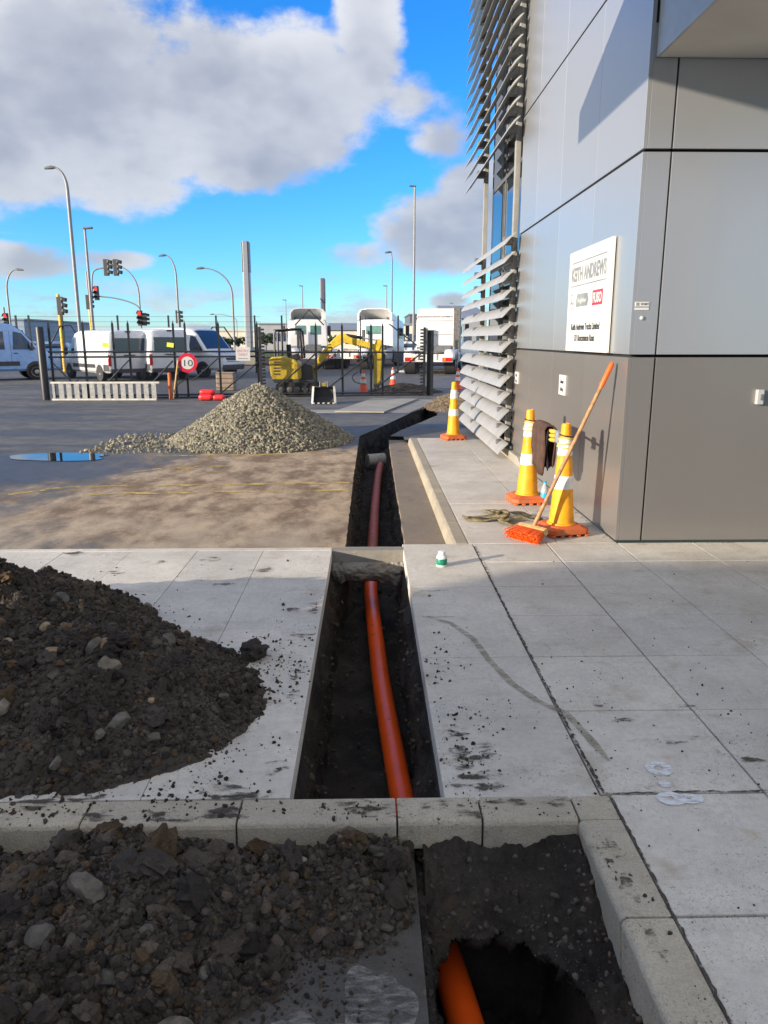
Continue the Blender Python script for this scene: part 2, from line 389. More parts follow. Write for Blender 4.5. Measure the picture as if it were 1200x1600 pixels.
MT = dict(
    slab=concrete_mat('slab_concrete', (0.66, 0.625, 0.555), speck=0.8),
    slab2=concrete_mat('shop_slab_concrete', (0.64, 0.60, 0.53), stain_amt=0.75, speck=0.6),
    kerb=concrete_mat('kerb_concrete', (0.56, 0.50, 0.39), stain_amt=0.9, speck=0.95, grain=2.6),
    kerb2=concrete_mat('far_kerb_concrete', (0.43, 0.38, 0.29), stain_amt=1.0, speck=0.95, grain=2.4),
    channel=concrete_mat('channel_concrete', (0.25, 0.20, 0.14), stain=(0.11, 0.075, 0.045), stain_amt=0.9, speck=0.7),
    oldcon=concrete_mat('sawn_concrete', (0.30, 0.285, 0.255), grain=2.5),
    plate=concrete_mat('sheet', (0.36, 0.335, 0.29), stain_amt=0.6),
    yard=yard_mat(),
    road=concrete_mat('road_asphalt', (0.10, 0.093, 0.083), stain=(0.055, 0.045, 0.035), stain_amt=1.0, speck=0.8, grain=2.5),
    soil=soil_mat('soil'),
    soil_t=soil_mat('soil_clods', tint=True),
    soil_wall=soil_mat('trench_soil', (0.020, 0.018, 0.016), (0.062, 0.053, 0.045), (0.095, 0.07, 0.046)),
    mud=soil_mat('mud', (0.09, 0.065, 0.042), (0.20, 0.155, 0.11), (0.24, 0.17, 0.09), bump=0.4),
    bark=soil_mat('bark_mulch', (0.045, 0.03, 0.022), (0.085, 0.058, 0.04), (0.10, 0.06, 0.035)),
    stone=P('stone', (0.17, 0.15, 0.125), 0.85, tint=True, var=0.25, scale=30, bump=0.5, bscale=90),
    gravel=P('gravel', (0.225, 0.215, 0.182), 0.9, tint=True, var=0.2, scale=40),
    silver=panel_mat('silver_panel', (0.50, 0.515, 0.53), 0.32, 0.68),
    brown=panel_mat('bronze_panel', (0.25, 0.238, 0.228), 0.30, 0.5),
    core=P('joint_backing', (0.02, 0.02, 0.022), 0.8),
    soffit=P('soffit_board', (0.66, 0.63, 0.57), 0.7, var=0.05, scale=1.5),
    fascia=P('fascia_metal', (0.50, 0.52, 0.53), 0.45, metal=0.3, var=0.05),
    blade=P('louvre_aluminium', (0.35, 0.352, 0.35), 0.5, metal=0.15, var=0.06, scale=4, dirt=0.1, dirtcol=(0.35, 0.34, 0.32)),
    post=P('post_aluminium', (0.33, 0.325, 0.30), 0.5, metal=0.2, var=0.06),
    darkmetal=P('dark_bracket', (0.16, 0.165, 0.17), 0.5, metal=0.3),
    black=P('black_steel', (0.016, 0.018, 0.022), 0.45, var=0.2),
    rubber=P('rubber', (0.018, 0.018, 0.018), 0.85),
    glass=P('window_glass', (0.015, 0.02, 0.025), 0.03, var=0.02, rvar=0.0, spec=1.0),
    autoglass=P('vehicle_glass', (0.025, 0.045, 0.08), 0.05, var=0.05, rvar=0.0, spec=0.8),
    greenglass=P('green_glass', (0.10, 0.22, 0.20), 0.06, var=0.1, rvar=0.0, spec=0.8),
    white=P('white_paint', (0.66, 0.66, 0.65), 0.35, var=0.03, coat=0.3),
    vanwhite=P('van_white', (0.66, 0.67, 0.68), 0.28, var=0.03, coat=0.5),
    vanshade_carblue=P('van_shade_car_blue', (0.25, 0.42, 0.72), 0.28, var=0.03, coat=0.5),  # blue shade is put into the van's colour; the far car shares it
    bumper=P('grey_plastic', (0.045, 0.047, 0.052), 0.6),
    silverrim=P('rim', (0.45, 0.45, 0.46), 0.35, metal=0.7),
    redlens=P('red_lens', (0.45, 0.015, 0.015), 0.2),
    redlit=P('red_lit_lens', (0.6, 0.01, 0.01), 0.3, emit=((1, 0.03, 0.02), 1.2)),
    amber=P('amber_lens', (0.7, 0.2, 0.02), 0.3),
    lamp=P('headlamp', (0.6, 0.62, 0.65), 0.1, spec=1.0),
    pole=P('galvanised', (0.24, 0.25, 0.26), 0.55, metal=0.3, var=0.08),
    yellow=P('yellow_paint', (0.70, 0.44, 0.02), 0.45, var=0.08),
    exyellow=P('digger_yellow', (0.62, 0.44, 0.035), 0.45, var=0.12, dirt=0.35, dirtcol=(0.20, 0.15, 0.06)),
    coney=P('cone_yellow', (0.84, 0.35, 0.006), 0.55, var=0.10, scale=9, dirt=0.40, dirtcol=(0.45, 0.22, 0.03)),
    coner=P('cone_red', (0.85, 0.09, 0.02), 0.5, var=0.05),
    conebase=P('cone_base', (0.55, 0.115, 0.03), 0.7, var=0.15, dirt=0.5, dirtcol=(0.30, 0.16, 0.09)),
    band=P('reflective_band', (0.78, 0.77, 0.74), 0.4, var=0.06, scale=14, dirt=0.15, dirtcol=(0.5, 0.45, 0.36)),
    tape=P('yellow_tape', (0.72, 0.58, 0.16), 0.6),
    pipe=P('orange_pipe', (0.84, 0.098, 0.008), 0.34, var=0.06, scale=5, dirt=0.12, dirtcol=(0.30, 0.08, 0.02)),
    redpipe=P('dusty_red_pipe', (0.36, 0.085, 0.05), 0.6, var=0.15, scale=9, dirt=0.45, dirtcol=(0.30, 0.17, 0.13)),
    conpipe=P('cement_pipe', (0.36, 0.35, 0.33), 0.85, var=0.15, scale=18, bump=0.3, dirt=0.3),
    wood=P('broom_wood', (0.36, 0.20, 0.09), 0.65, var=0.25, scale=24),
    palewood=P('pale_wood', (0.58, 0.37, 0.15), 0.7, var=0.15, scale=20),
    orange=P('orange_plastic', (0.85, 0.13, 0.015), 0.45, var=0.08, scale=30),
    canvas=P('canvas_strap', (0.20, 0.165, 0.085), 0.9, var=0.3, scale=24, bump=0.6, bscale=260, dirt=0.4),
    cloth=P('brown_cloth', (0.075, 0.040, 0.030), 0.95, var=0.2, scale=14, bump=0.4, bscale=300),
    navy=P('navy_cloth', (0.012, 0.012, 0.018), 0.95, var=0.2, scale=14),
    glovey=P('glove_yellow', (0.62, 0.38, 0.04), 0.8, var=0.12, scale=30),
    glovegrey=P('glove_grey', (0.22, 0.25, 0.29), 0.85, var=0.12, scale=30),
    plasticw=P('white_plastic', (0.74, 0.74, 0.70), 0.4, var=0.04),
    greenlabel=P('green_label', (0.01, 0.20, 0.13), 0.4, var=0.1, scale=40),
    clear=P('clear_plastic', (0.70, 0.78, 0.82), 0.12, trans=0.55, var=0.03),
    bluelabel=P('blue_label', (0.02, 0.36, 0.72), 0.35, var=0.1, scale=40),
    signwhite=P('sign_white', (0.60, 0.60, 0.59), 0.4, var=0.02),
    signgrey=P('sign_grey', (0.23, 0.25, 0.26), 0.5),
    signdark=P('sign_dark', (0.045, 0.05, 0.055), 0.5),
    signred=P('sign_red', (0.62, 0.02, 0.05), 0.4),
    signpink=P('sign_pink_print', (0.72, 0.22, 0.25), 0.5),
    spray=worn_paint('spray_paint', (0.85, 0.87, 0.88), 0.95, 34.0, 0.20, 0.95),
    yline=worn_paint('worn_yellow_line', (0.66, 0.47, 0.13), 0.50, 7.0, 0.10, 0.9),
    wline=worn_paint('worn_white_line', (0.6, 0.6, 0.56), 0.7, 8.0),
    pale=worn_paint('pale_residue', (0.34, 0.33, 0.305), 0.45, 16.0, 0.14, 0.8),
    smear=worn_paint('mud_smear', (0.29, 0.245, 0.175), 0.80, 14.0, 0.20, 0.6),
    soilsmear=worn_paint('soil_smear', (0.075, 0.060, 0.045), 0.42, 15.0, 0.07, 0.9),
    joint=worn_paint('joint_soil', (0.05, 0.042, 0.034), 0.75, 16.0, 0.08, 0.95),
    water=P('puddle_water', (0.012, 0.014, 0.016), 0.015, var=0.0, rvar=0.0, spec=0.6),
    grass=P('verge_grass', (0.055, 0.095, 0.028), 0.9, var=0.4, scale=3, bump=0.6, bscale=30),
    leaf=P('shrub_leaf', (0.035, 0.06, 0.025), 0.8, var=0.4, scale=3),
    trunk=P('bark', (0.09, 0.07, 0.05), 0.9),
    galv=P('ladder_aluminium', (0.56, 0.55, 0.51), 0.5, metal=0.2, var=0.12, scale=14, dirt=0.2, dirtcol=(0.30, 0.28, 0.24)),
    redbag=P('red_vinyl', (0.62, 0.025, 0.03), 0.45, var=0.15, scale=12),
    mesh=P('basket_mesh', (0.33, 0.25, 0.19), 0.8, var=0.3, scale=40),
    shed=P('pale_cladding', (0.62, 0.58, 0.48), 0.7, var=0.05, scale=0.3),
    shedblue=P('blue_grey_cladding', (0.20, 0.27, 0.36), 0.6, var=0.05, scale=0.3),
    shedgrey=P('grey_cladding', (0.30, 0.31, 0.33), 0.6, var=0.06, scale=0.3),
    roofgrey=P('roof_sheet', (0.22, 0.23, 0.25), 0.5, var=0.06, scale=0.3),
    pylon=P('pylon_panel', (0.26, 0.27, 0.30), 0.4, metal=0.2, var=0.04, scale=0.6),
    pylondark=P('pylon_dark_panel', (0.10, 0.11, 0.13), 0.4, var=0.05, scale=0.6),
    hose=P('hose', (0.015, 0.015, 0.016), 0.5),
    hivis=P('yellow_tag', (0.66, 0.66, 0.06), 0.6),
    steelworn=P('worn_steel', (0.20, 0.19, 0.18), 0.45, metal=0.6, var=0.3, scale=14, dirt=0.4),
)


# ------------------------------------------------------------------ builders
class MB:
    def __init__(s):
        s.v, s.f, s.m, s.k = [], [], [], 0
    def add(s, vs, fs):
        o = len(s.v)
        s.v += [tuple(v) for v in vs]
        s.f += [tuple(i + o for i in f) for f in fs]
        s.m += [s.k] * len(fs)
        return s
    def box(s, c, d, rot=None):
        x, y, z = d[0] / 2, d[1] / 2, d[2] / 2
        p = [Vector(q) for q in ((-x, -y, -z), (x, -y, -z), (x, y, -z), (-x, y, -z), (-x, -y, z), (x, -y, z), (x, y, z), (-x, y, z))]
        if rot is not None:
            p = [rot @ q for q in p]
        c = Vector(c)
        return s.add([c + q for q in p], [(0, 3, 2, 1), (4, 5, 6, 7), (0, 1, 5, 4), (1, 2, 6, 5), (2, 3, 7, 6), (3, 0, 4, 7)])
    def bar(s, a, b, wd, hg, up=(0, 0, 1)):
        a, b = Vector(a), Vector(b)
        d = (b - a)
        L = d.length
        d.normalize()
        up = Vector(up)
        if abs(d.dot(up)) > 0.98:
            up = Vector((0, 1, 0))
        x = d.cross(up).normalized()
        z = x.cross(d).normalized()
        return s.box((a + b) / 2, (wd, L, hg), Matrix((x, d, z)).transposed())
    def tube(s, pts, r, n=8, cap=True):
        pts = [Vector(p) for p in pts]
        rs = r if isinstance(r, (list, tuple)) else [r] * len(pts)
        vs, fs = [], []
        prev = None
        for i, p in enumerate(pts):
            t = (pts[min(i + 1, len(pts) - 1)] - pts[max(i - 1, 0)]).normalized()
            if prev is None:
                a = Vector((0, 0, 1)) if abs(t.z) < 0.9 else Vector((1, 0, 0))
                u = t.cross(a).normalized()
            else:
                u = (prev - t * prev.dot(t)).normalized()
            prev = u
            v = t.cross(u)
            for k in range(n):
                a = 2 * math.pi * k / n
                vs.append(p + (u * math.cos(a) + v * math.sin(a)) * rs[i])
        for i in range(len(pts) - 1):
            for k in range(n):
                k2 = (k + 1) % n
                fs.append((i * n + k, i * n + k2, (i + 1) * n + k2, (i + 1) * n + k))
        if cap:
            fs.append(tuple(range(n - 1, -1, -1)))
            fs.append(tuple(range((len(pts) - 1) * n, len(pts) * n)))
        return s.add(vs, fs)
    def lathe(s, prof, n=20, c=(0, 0, 0), M=None):
        vs, fs = [], []
        for r, z in prof:
            for k in range(n):
                a = 2 * math.pi * k / n
                p = Vector((r * math.cos(a), r * math.sin(a), z))
                if M is not None:
                    p = M @ p
                vs.append(p + Vector(c))
        for i in range(len(prof) - 1):
            for k in range(n):
                k2 = (k + 1) % n
                fs.append((i * n + k, i * n + k2, (i + 1) * n + k2, (i + 1) * n + k))
        fs.append(tuple(range(n - 1, -1, -1)))
        fs.append(tuple(range((len(prof) - 1) * n, len(prof) * n)))
        return s.add(vs, fs)
    def prism(s, poly, fn, a, b):
        n = len(poly)
        vs = [fn(u, v, a) for u, v in poly] + [fn(u, v, b) for u, v in poly]
        fs = [tuple(range(n - 1, -1, -1)), tuple(range(n, 2 * n))]
        fs += [(i, (i + 1) % n, n + (i + 1) % n, n + i) for i in range(n)]
        return s.add(vs, fs)
    def grid(s, rows):
        n, m = len(rows), len(rows[0])
        vs = [p for r in rows for p in r]
        fs = [(i * m + j, i * m + j + 1, (i + 1) * m + j + 1, (i + 1) * m + j) for i in range(n - 1) for j in range(m - 1)]
        return s.add(vs, fs)
    def build(s, name, mat, parent=None, smooth=None, bevel=0.0, seg=2, fix=True):
        me = bpy.data.meshes.new(name)
        me.from_pydata([tuple(v) for v in s.v], [], s.f)
        mats = mat if isinstance(mat, (list, tuple)) else [mat]
        for q in mats:
            me.materials.append(MT[q] if isinstance(q, str) else q)
        if len(mats) > 1:
            me.polygons.foreach_set('material_index', s.m)
        if fix:
            import bmesh
            bm = bmesh.new()
            bm.from_mesh(me)
            bmesh.ops.recalc_face_normals(bm, faces=bm.faces)
            bm.to_mesh(me)
            bm.free()
        if smooth is not None:
            me.shade_smooth()
            me.set_sharp_from_angle(angle=R(smooth))
        me.update()
        o = bpy.data.objects.new(name, me)
        C.objects.link(o)
        if parent is not None:
            o.parent = parent
        if bevel:
            b = o.modifiers.new('bevel', 'BEVEL')
            b.width = bevel
            b.segments = seg
            b.limit_method = 'ANGLE'
        return o


def thing(name, label, cat, loc=(0, 0, 0), rz=0.0, group=None):
    o = bpy.data.objects.new(name, None)
    o.empty_display_size = 0.1
    C.objects.link(o)
    o.location = loc
    o.rotation_euler = (0, 0, rz)
    return tag(o, label, cat, group)


def tag(o, label, cat, group=None):
    o['label'] = label
    o['category'] = cat
    if group:
        o['group'] = group
    return o


def struct(o):
    o['kind'] = 'structure'
    return o


def stuff(o):
    o['kind'] = 'stuff'
    return o


def copy_tree(o, parent=None):
    c = o.copy()
    C.objects.link(c)
    c.parent = parent
    for ch in list(o.children):
        copy_tree(ch, c)
    return c


def text_mesh(txt, size, name, mat, parent, origin, xdir, ydir, width=None, align='LEFT', extrude=0.001, shear=0.0, bold=0.0):
    cu = bpy.data.curves.new(name, 'FONT')
    cu.body = txt
    cu.size = size
    cu.align_x = align
    cu.shear = shear
    cu.offset = bold
    cu.extrude = extrude
    cu.resolution_u = 3
    o = bpy.data.objects.new(name, cu)
    C.objects.link(o)
    bpy.context.view_layer.update()
    me = bpy.data.meshes.new_from_object(o.evaluated_get(bpy.context.evaluated_depsgraph_get()))
    bpy.data.objects.remove(o)
    bpy.data.curves.remove(cu)
    x, y = Vector(xdir).normalized(), Vector(ydir).normalized()
    z = x.cross(y)
    sx = 1.0
    if width:
        xs = [v.co.x for v in me.vertices]
        sx = width / max(1e-6, max(xs) - min(xs))
    for v in me.vertices:
        v.co = Vector(origin) + x * (v.co.x * sx) + y * v.co.y + z * v.co.z
    me.materials.clear()
    me.materials.append(MT[mat])
    q = bpy.data.objects.new(name, me)
    C.objects.link(q)
    q.parent = parent
    return q


# numpy value noise -------------------------------------------------
def vnoise(x, y, seed=0):
    xi, yi = np.floor(x).astype(np.int64), np.floor(y).astype(np.int64)
    fx, fy = x - xi, y - yi
    fx, fy = fx * fx * (3 - 2 * fx), fy * fy * (3 - 2 * fy)
    def h(a, b):
        n = (a * 374761393 + b * 668265263 + seed * 974711) & 0x7fffffff
        n = ((n ^ (n >> 13)) * 1274126177) & 0x7fffffff
        return ((n ^ (n >> 16)) & 0xffff) / 65535.0
    return (h(xi, yi) * (1 - fx) + h(xi + 1, yi) * fx) * (1 - fy) + (h(xi, yi + 1) * (1 - fx) + h(xi + 1, yi + 1) * fx) * fy


def fbm(x, y, sc, octv=4, seed=0, gain=0.5):
    t, a, tot = 0.0, 1.0, 0.0
    for o in range(octv):
        t = t + a * (vnoise(x * sc, y * sc, seed + o) - 0.5)
        tot += a
        a *= gain
        sc *= 2.05
    return t / tot * 2


def np_mesh(name, V, Fc, mat, parent=None, smooth=None, tint=None):
    me = bpy.data.meshes.new(name)
    V = np.asarray(V, np.float32)
    Fc = np.asarray(Fc, np.int32)
    k = Fc.shape[1]
    me.vertices.add(len(V))
    me.vertices.foreach_set('co', V.ravel())
    me.loops.add(Fc.size)
    me.loops.foreach_set('vertex_index', Fc.ravel())
    me.polygons.add(len(Fc))
    me.polygons.foreach_set('loop_start', np.arange(0, Fc.size, k, dtype=np.int32))
    me.polygons.foreach_set('loop_total', np.full(len(Fc), k, dtype=np.int32))
    me.update(calc_edges=True)
    me.materials.append(MT[mat])
    if tint is not None:
        a = me.color_attributes.new('tint', 'FLOAT_COLOR', 'POINT')
        a.data.foreach_set('color', np.asarray(tint, np.float32).ravel())
    if smooth is not None:
        me.shade_smooth()
        me.set_sharp_from_angle(angle=R(smooth))
    else:
        me.shade_flat()
    o = bpy.data.objects.new(name, me)
    C.objects.link(o)
    if parent is not None:
        o.parent = parent
    return o


def ico(sub):
    import bmesh
    bm = bmesh.new()
    bmesh.ops.create_icosphere(bm, subdivisions=sub, radius=1.0)
    v = np.array([x.co[:] for x in bm.verts])
    f = np.array([[q.index for q in x.verts] for x in bm.faces])
    bm.free()
    return v, f


ICO = {1: ico(1), 2: ico(2), 3: ico(3)}


def rocks(pos, size, sub=1, flat=0.7, jit=0.22, seed=0):
    """many angular stones merged; pos (n,3), size (n,)"""
    rng = np.random.default_rng(seed)
    bv, bf = ICO[sub]
    n, k = len(pos), len(bv)
    sc = np.stack([rng.uniform(0.75, 1.25, n), rng.uniform(0.6, 1.0, n), rng.uniform(flat * 0.7, flat * 1.2, n)], 1)
    q = rng.normal(size=(n, 4))
    q /= np.linalg.norm(q, axis=1)[:, None]
    a, b, c, d = q.T
    Rm = np.stack([1 - 2 * (c * c + d * d), 2 * (b * c - a * d), 2 * (b * d + a * c), 2 * (b * c + a * d), 1 - 2 * (b * b + d * d), 2 * (c * d - a * b), 2 * (b * d - a * c), 2 * (c * d + a * b), 1 - 2 * (b * b + c * c)], 1).reshape(n, 3, 3)
    v = bv[None] * (1 + rng.uniform(-jit, jit, (n, k, 1)))
    v = v * sc[:, None, :] * np.asarray(size)[:, None, None]
    v = np.einsum('nij,nkj->nki', Rm, v) + np.asarray(pos)[:, None, :]
    f = bf[None] + (np.arange(n) * k)[:, None, None]
    return v.reshape(-1, 3), f.reshape(-1, 3)


def tints(n, k, pal, wts, seed=0, var=0.25):
    rng = np.random.default_rng(seed)
    pal = np.asarray(pal, float)
    ix = rng.choice(len(pal), n, p=np.asarray(wts, float) / np.sum(wts))
    c = pal[ix] * rng.uniform(1 - var, 1 + var, (n, 1))
    c = np.concatenate([c, np.ones((n, 1))], 1)
    return np.repeat(c, k, axis=0)

# ================================================================== GROUND
Z_YARD, Z_ROAD, Z_CH = -0.04, -0.13, -0.10
TL = [(-0.19, 5.70), (-0.185, 9.0), (-0.155, 13.0), (0.30, 14.6), (1.0, 17.3), (1.42, 18.6), (1.70, 18.0)]
TR = [(0.305, 5.70), (0.325, 9.0), (0.35, 12.9), (0.62, 13.9), (1.10, 15.3), (1.32, 16.0), (1.52, 16.6), (1.70, 18.0)]


def resample(pl, step, jit=0.0, seed=0):
    rng = random.Random(seed)
    o = []
    for (a, b) in zip(pl[:-1], pl[1:]):
        L = math.dist(a, b)
        n = max(1, int(L / step))
        for i in range(n):
            t = i / n
            j = rng.uniform(-jit, jit) if (i or o) else 0
            dx_, dy_ = (b[0] - a[0]) / L, (b[1] - a[1]) / L
            o.append((a[0] + (b[0] - a[0]) * t - dy_ * j, a[1] + (b[1] - a[1]) * t + dx_ * j))
    o.append(pl[-1])
    return o


TLr, TRr = resample(TL, 0.07, 0.004, 1), resample(TR, 0.07, 0.006, 2)
poly = [(-400, 5.70)] + TLr + list(reversed([p for p in TRr if p[1] >= 12.9])) + [(0.60, 12.9), (0.60, 12.43), (400, 12.43), (400, 1500), (-400, 1500)]
b = MB()
b.add([(x, y, Z_YARD) for x, y in poly], [tuple(range(len(poly)))])
yard = struct(b.build('yard', 'yard', fix=False))
b = MB()
b.add([(-60, -40, Z_ROAD), (0.150, -40, Z_ROAD), (0.150, 2.27, Z_ROAD), (-60, 2.27, Z_ROAD)], [(0, 1, 2, 3)])
b.add([(0.150, -40, Z_ROAD), (0.150, -40, -0.2), (0.150, 2.27, -0.2), (0.150, 2.27, Z_ROAD)], [(0, 1, 2, 3)])
road = struct(b.build('road', 'road', fix=False))
b = MB()
chl = [p for p in TRr if p[1] < 12.9]
cp = chl + [(0.35, 12.9), (0.62, 12.9), (0.68, 12.4), (0.665, 5.70)]
b.add([(x, y, Z_CH) for x, y in cp], [tuple(range(len(cp)))])
# sawn concrete edge of the channel beside the trench
e = [(x, y, Z_CH) for x, y in chl] + [(x, y, Z_CH - 0.10) for x, y in reversed(chl)]
n_ = len(chl)
b.add(e, [(i, 2 * n_ - 1 - i, 2 * n_ - 2 - i, i + 1) for i in range(n_ - 1)])
channel = struct(b.build('gutter_channel', 'channel', fix=False))

# pavement: bedding with individually laid slabs
b = MB()
zb = -0.094
for x0, x1, y0, y1 in ((-9, -0.285, 2.35, 5.69), (0.262, 0.85, 2.35, 5.79), (0.85, 9, -3, 5.9), (0.70, 2.1, 5.79, 12.41)):
    b.add([(x0, y0, zb), (x1, y0, zb), (x1, y1, zb), (x0, y1, zb)], [(0, 1, 2, 3)])
pave = struct(b.build('pavement', 'soil_wall', fix=False))
GAP = 0.0028


def slab(x0, x1, y0, y1, mat, parent=pave, z=0.0, gap=GAP, h=0.09, bev=0.004):
    bb = MB()
    bb.box(((x0 + x1) / 2, (y0 + y1) / 2, z - h / 2 + random.uniform(-0.0008, 0.0008)), (x1 - x0 - 2 * gap, y1 - y0 - 2 * gap, h))
    return bb.build('slab', mat, parent, bevel=bev)


xs = [-7.5, -5.9, -4.9, -4.39, -3.88, -3.37, -2.86, -2.35, -1.84, -1.33, -0.82, -0.287 + 0.0]
for i in range(len(xs) - 1):
    for (y0, y1) in ((2.388, 3.99), (3.99, 5.62)):
        slab(xs[i], xs[i + 1], y0, y1, 'slab', gap=0.0013, bev=0.002)
slab(-7.5, -0.287, 5.62, 5.70, 'slab')
slab(0.264, 0.83, 2.362, 3.59, 'slab')
slab(0.264, 0.83, 3.59, 4.72, 'slab')
slab(0.264, 0.83, 4.72, 5.785, 'slab')
xs = [0.83, 1.43, 2.0, 2.6, 3.2, 3.8, 4.6]
ys = [-0.5, 0.7, 1.28, 1.80, 2.388, 3.01, 3.59, 4.18, 4.72, 5.28, 5.79]
for i in range(len(xs) - 1):
    for j in range(len(ys) - 1):
        x0 = 0.862 if (i == 0 and ys[j + 1] < 2.42) else xs[i]
        slab(x0, xs[i + 1], ys[j], ys[j + 1], 'slab', gap=0.005 if i == 0 else GAP)
for (x0, x1) in ((0.80, 1.52), (1.52, 2.0)):
    for (y0, y1) in ((5.79, 7.3), (7.3, 9.1), (9.1, 11.0), (11.0, 12.4)):
        slab(x0, x1, y0, y1, 'slab2')

# concrete lip bridging the trench
b = MB()
rows = []
for i in range(3):
    y = 5.62 + 0.045 * i
    rows.append([(x, y + random.uniform(-0.006, 0.006) * (i != 1), 0.0) for x in np.linspace(-0.287, 0.27, 16)])
b.grid(rows)
fr = [[(x, 5.62 - 0.004 * random.random(), z) for x in np.linspace(-0.287, 0.27, 16)] for z in (0.0, -0.05, -0.10)]
b.grid(fr)
b.grid([[(x, 5.71 + 0.004 * random.random(), z) for x in np.linspace(0.27, -0.287, 16)] for z in (0.0, -0.05, -0.10)])
lip = struct(b.build('slab_lip', 'oldcon', smooth=40))
# broken rubble hanging under the lip
xsg = np.linspace(-0.31, 0.30, 60)
zsg = np.linspace(-0.095, -0.27, 26)
X, Zg = np.meshgrid(xsg, zsg)
Yg = 5.62 - 0.05 * np.abs(fbm(X, Zg, 14, 4, 3)) - 0.035 + 0.05 * np.abs((Zg + 0.17) / 0.1) ** 2
Zb = Zg + 0.05 * fbm(X, Zg * 0 + 1.0, 9, 3, 8) * (Zg < -0.2)
V = np.stack([X, Yg, Zb], -1).reshape(-1, 3)
ny, nx = X.shape
Fq = np.array([[i * nx + j, i * nx + j + 1, (i + 1) * nx + j + 1, (i + 1) * nx + j] for i in range(ny - 1) for j in range(nx - 1)])
rub = np_mesh('rubble_under_lip', V, Fq, 'oldcon', smooth=30)
struct(rub)
b = MB()
b.box((0.0, 5.72, -0.185), (0.62, 0.17, 0.15))
q = b.build('rubble_core', 'soil_wall', rub)


def trench_mesh(L, Rr, ztopf, depthf, name, mat='soil_wall', step=0.045, amp=0.05):
    def arc(pl, n):
        pl = np.array(pl)
        d = np.r_[0, np.cumsum(np.linalg.norm(np.diff(pl, axis=0), axis=1))]
        t = np.linspace(0, d[-1], n)
        return np.stack([np.interp(t, d, pl[:, 0]), np.interp(t, d, pl[:, 1])], 1)
    n = int(max(len(L), 40))
    tot = sum(math.dist(a, c) for a, c in zip(L[:-1], L[1:]))
    n = int(tot / step)
    A, B = arc(L, n), arc(Rr, n)
    prof = []
    for k in range(17):
        t = k / 16
        prof.append((0.0 + 0.10 * t ** 1.3, t))
    for k in range(1, 12):
        t = k / 12
        prof.append((0.10 + 0.80 * t, 1.0))
    for k in range(17):
        t = 1 - k / 16
        prof.append((1.0 - 0.10 * t ** 1.3, t))
    V = []
    for i in range(n):
        for j, (u, dz) in enumerate(prof):
            p = A[i] * (1 - u) + B[i] * u
            zt, dp = ztopf(p[1], u), depthf(p[1])
            if i in (0, n - 1):
                dz = dz * 0.0
            z = zt + (dp - zt) * dz
            q = Vector((p[0] * 3, p[1] * 3, z * 3))
            nz = mnoise.fractal(q * 1.6, 0.9, 2.1, 5)
            nz2 = mnoise.fractal(q * 7.0, 0.8, 2.1, 3)
            k = min(1.0, dz * 3.5)
            off = (nz * amp + nz2 * 0.018) * k
            sx = 1.0 if u < 0.5 else -1.0
            wall = 1.0 if (u < 0.11 or u > 0.89) else 0.0
            V.append((p[0] + off * sx * (0.8 * wall) - 0.012 * sx * (1 - k), p[1] + nz2 * 0.01 * k, z + (off * 0.9 if not wall else nz2 * 0.012 * k)))
    m = len(prof)
    Fq = [[i * m + j, i * m + j + 1, (i + 1) * m + j + 1, (i + 1) * m + j] for i in range(n - 1) for j in range(m - 1)]
    o = struct(np_mesh(name, V, Fq, mat, smooth=50))
    rg = np.random.default_rng(17)
    Va = np.array(V)
    jx = np.arange(len(Va)) % m
    cand = Va[(jx > 2) & (jx < m - 3) & (Va[:, 1] < 13)]
    cnt = 5200
    pk = cand[rg.integers(0, len(cand), cnt)] + rg.normal(0, 0.015, (cnt, 3))
    sz_ = 0.003 + 0.020 * rg.random(cnt) ** 5
    Vr, Fr = rocks(pk, sz_, 1, seed=18)
    stuff(np_mesh('trench_rubble', Vr, Fr, 'stone', o, tint=tints(cnt, 12, [(0.3, 0.3, 0.3), (0.45, 0.42, 0.38), (0.75, 0.72, 0.68), (0.6, 0.42, 0.26)], [6, 5, 2, 1], 19)))
    return o


LL = [(-0.287, 2.382), (-0.288, 5.62), (-0.25, 5.68)] + TL[:]
RR = [(0.264, 2.382), (0.268, 5.62), (0.29, 5.68)] + TR[:]
LL[3] = (-0.195, 5.75)
RR[3] = (0.303, 5.75)
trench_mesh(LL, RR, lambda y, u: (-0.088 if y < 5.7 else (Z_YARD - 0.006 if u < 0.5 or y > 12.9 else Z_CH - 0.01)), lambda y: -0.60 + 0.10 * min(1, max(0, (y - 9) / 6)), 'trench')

# pit cut in the road under the kerb, with the hole at its foot
NX, NY = 110, 210
X, Y = np.meshgrid(np.linspace(0.152, 0.775, NX), np.linspace(0.75, 2.33, NY))
yr = 1.985 - np.where(X < 0.39, 0.12 * (np.clip(0.39 - X, 0, 1) / 0.2) ** 4, 0.32 * (np.clip(X - 0.39, 0, 1) / 0.24) ** 2.6)
nz = fbm(X, Y, 7, 4, 5)
dd = np.minimum(np.minimum(yr - Y, X - 0.195), 0.625 - X) + 0.022 * nz + 0.012 * fbm(X, Y, 30, 2, 9)
sh = -0.052 - 0.16 * np.clip((2.23 - Y) / 0.28, 0, 1) - 0.03 * np.clip((0.70 - X) / 0.2, 0, 1) + 0.045 * np.clip((X - 0.60) / 0.1, 0, 1)
sh = np.where(X < 0.178, -0.165, sh) + 0.035 * nz + 0.028 * fbm(X, Y, 34, 4, 6)
sh = np.minimum(sh, -0.045 - 0.02 * vnoise(X * 40, Y * 40, 3))
sh = np.where((Y > 2.24) | (X > 0.712), np.minimum(sh, -0.07), sh)
dv = np.minimum(np.minimum(2.26 - Y, X - 0.185), 0.66 - X) + 0.02 * nz
void = np.clip(dv / 0.05, 0, 1)
void = void * void * (3 - 2 * void)
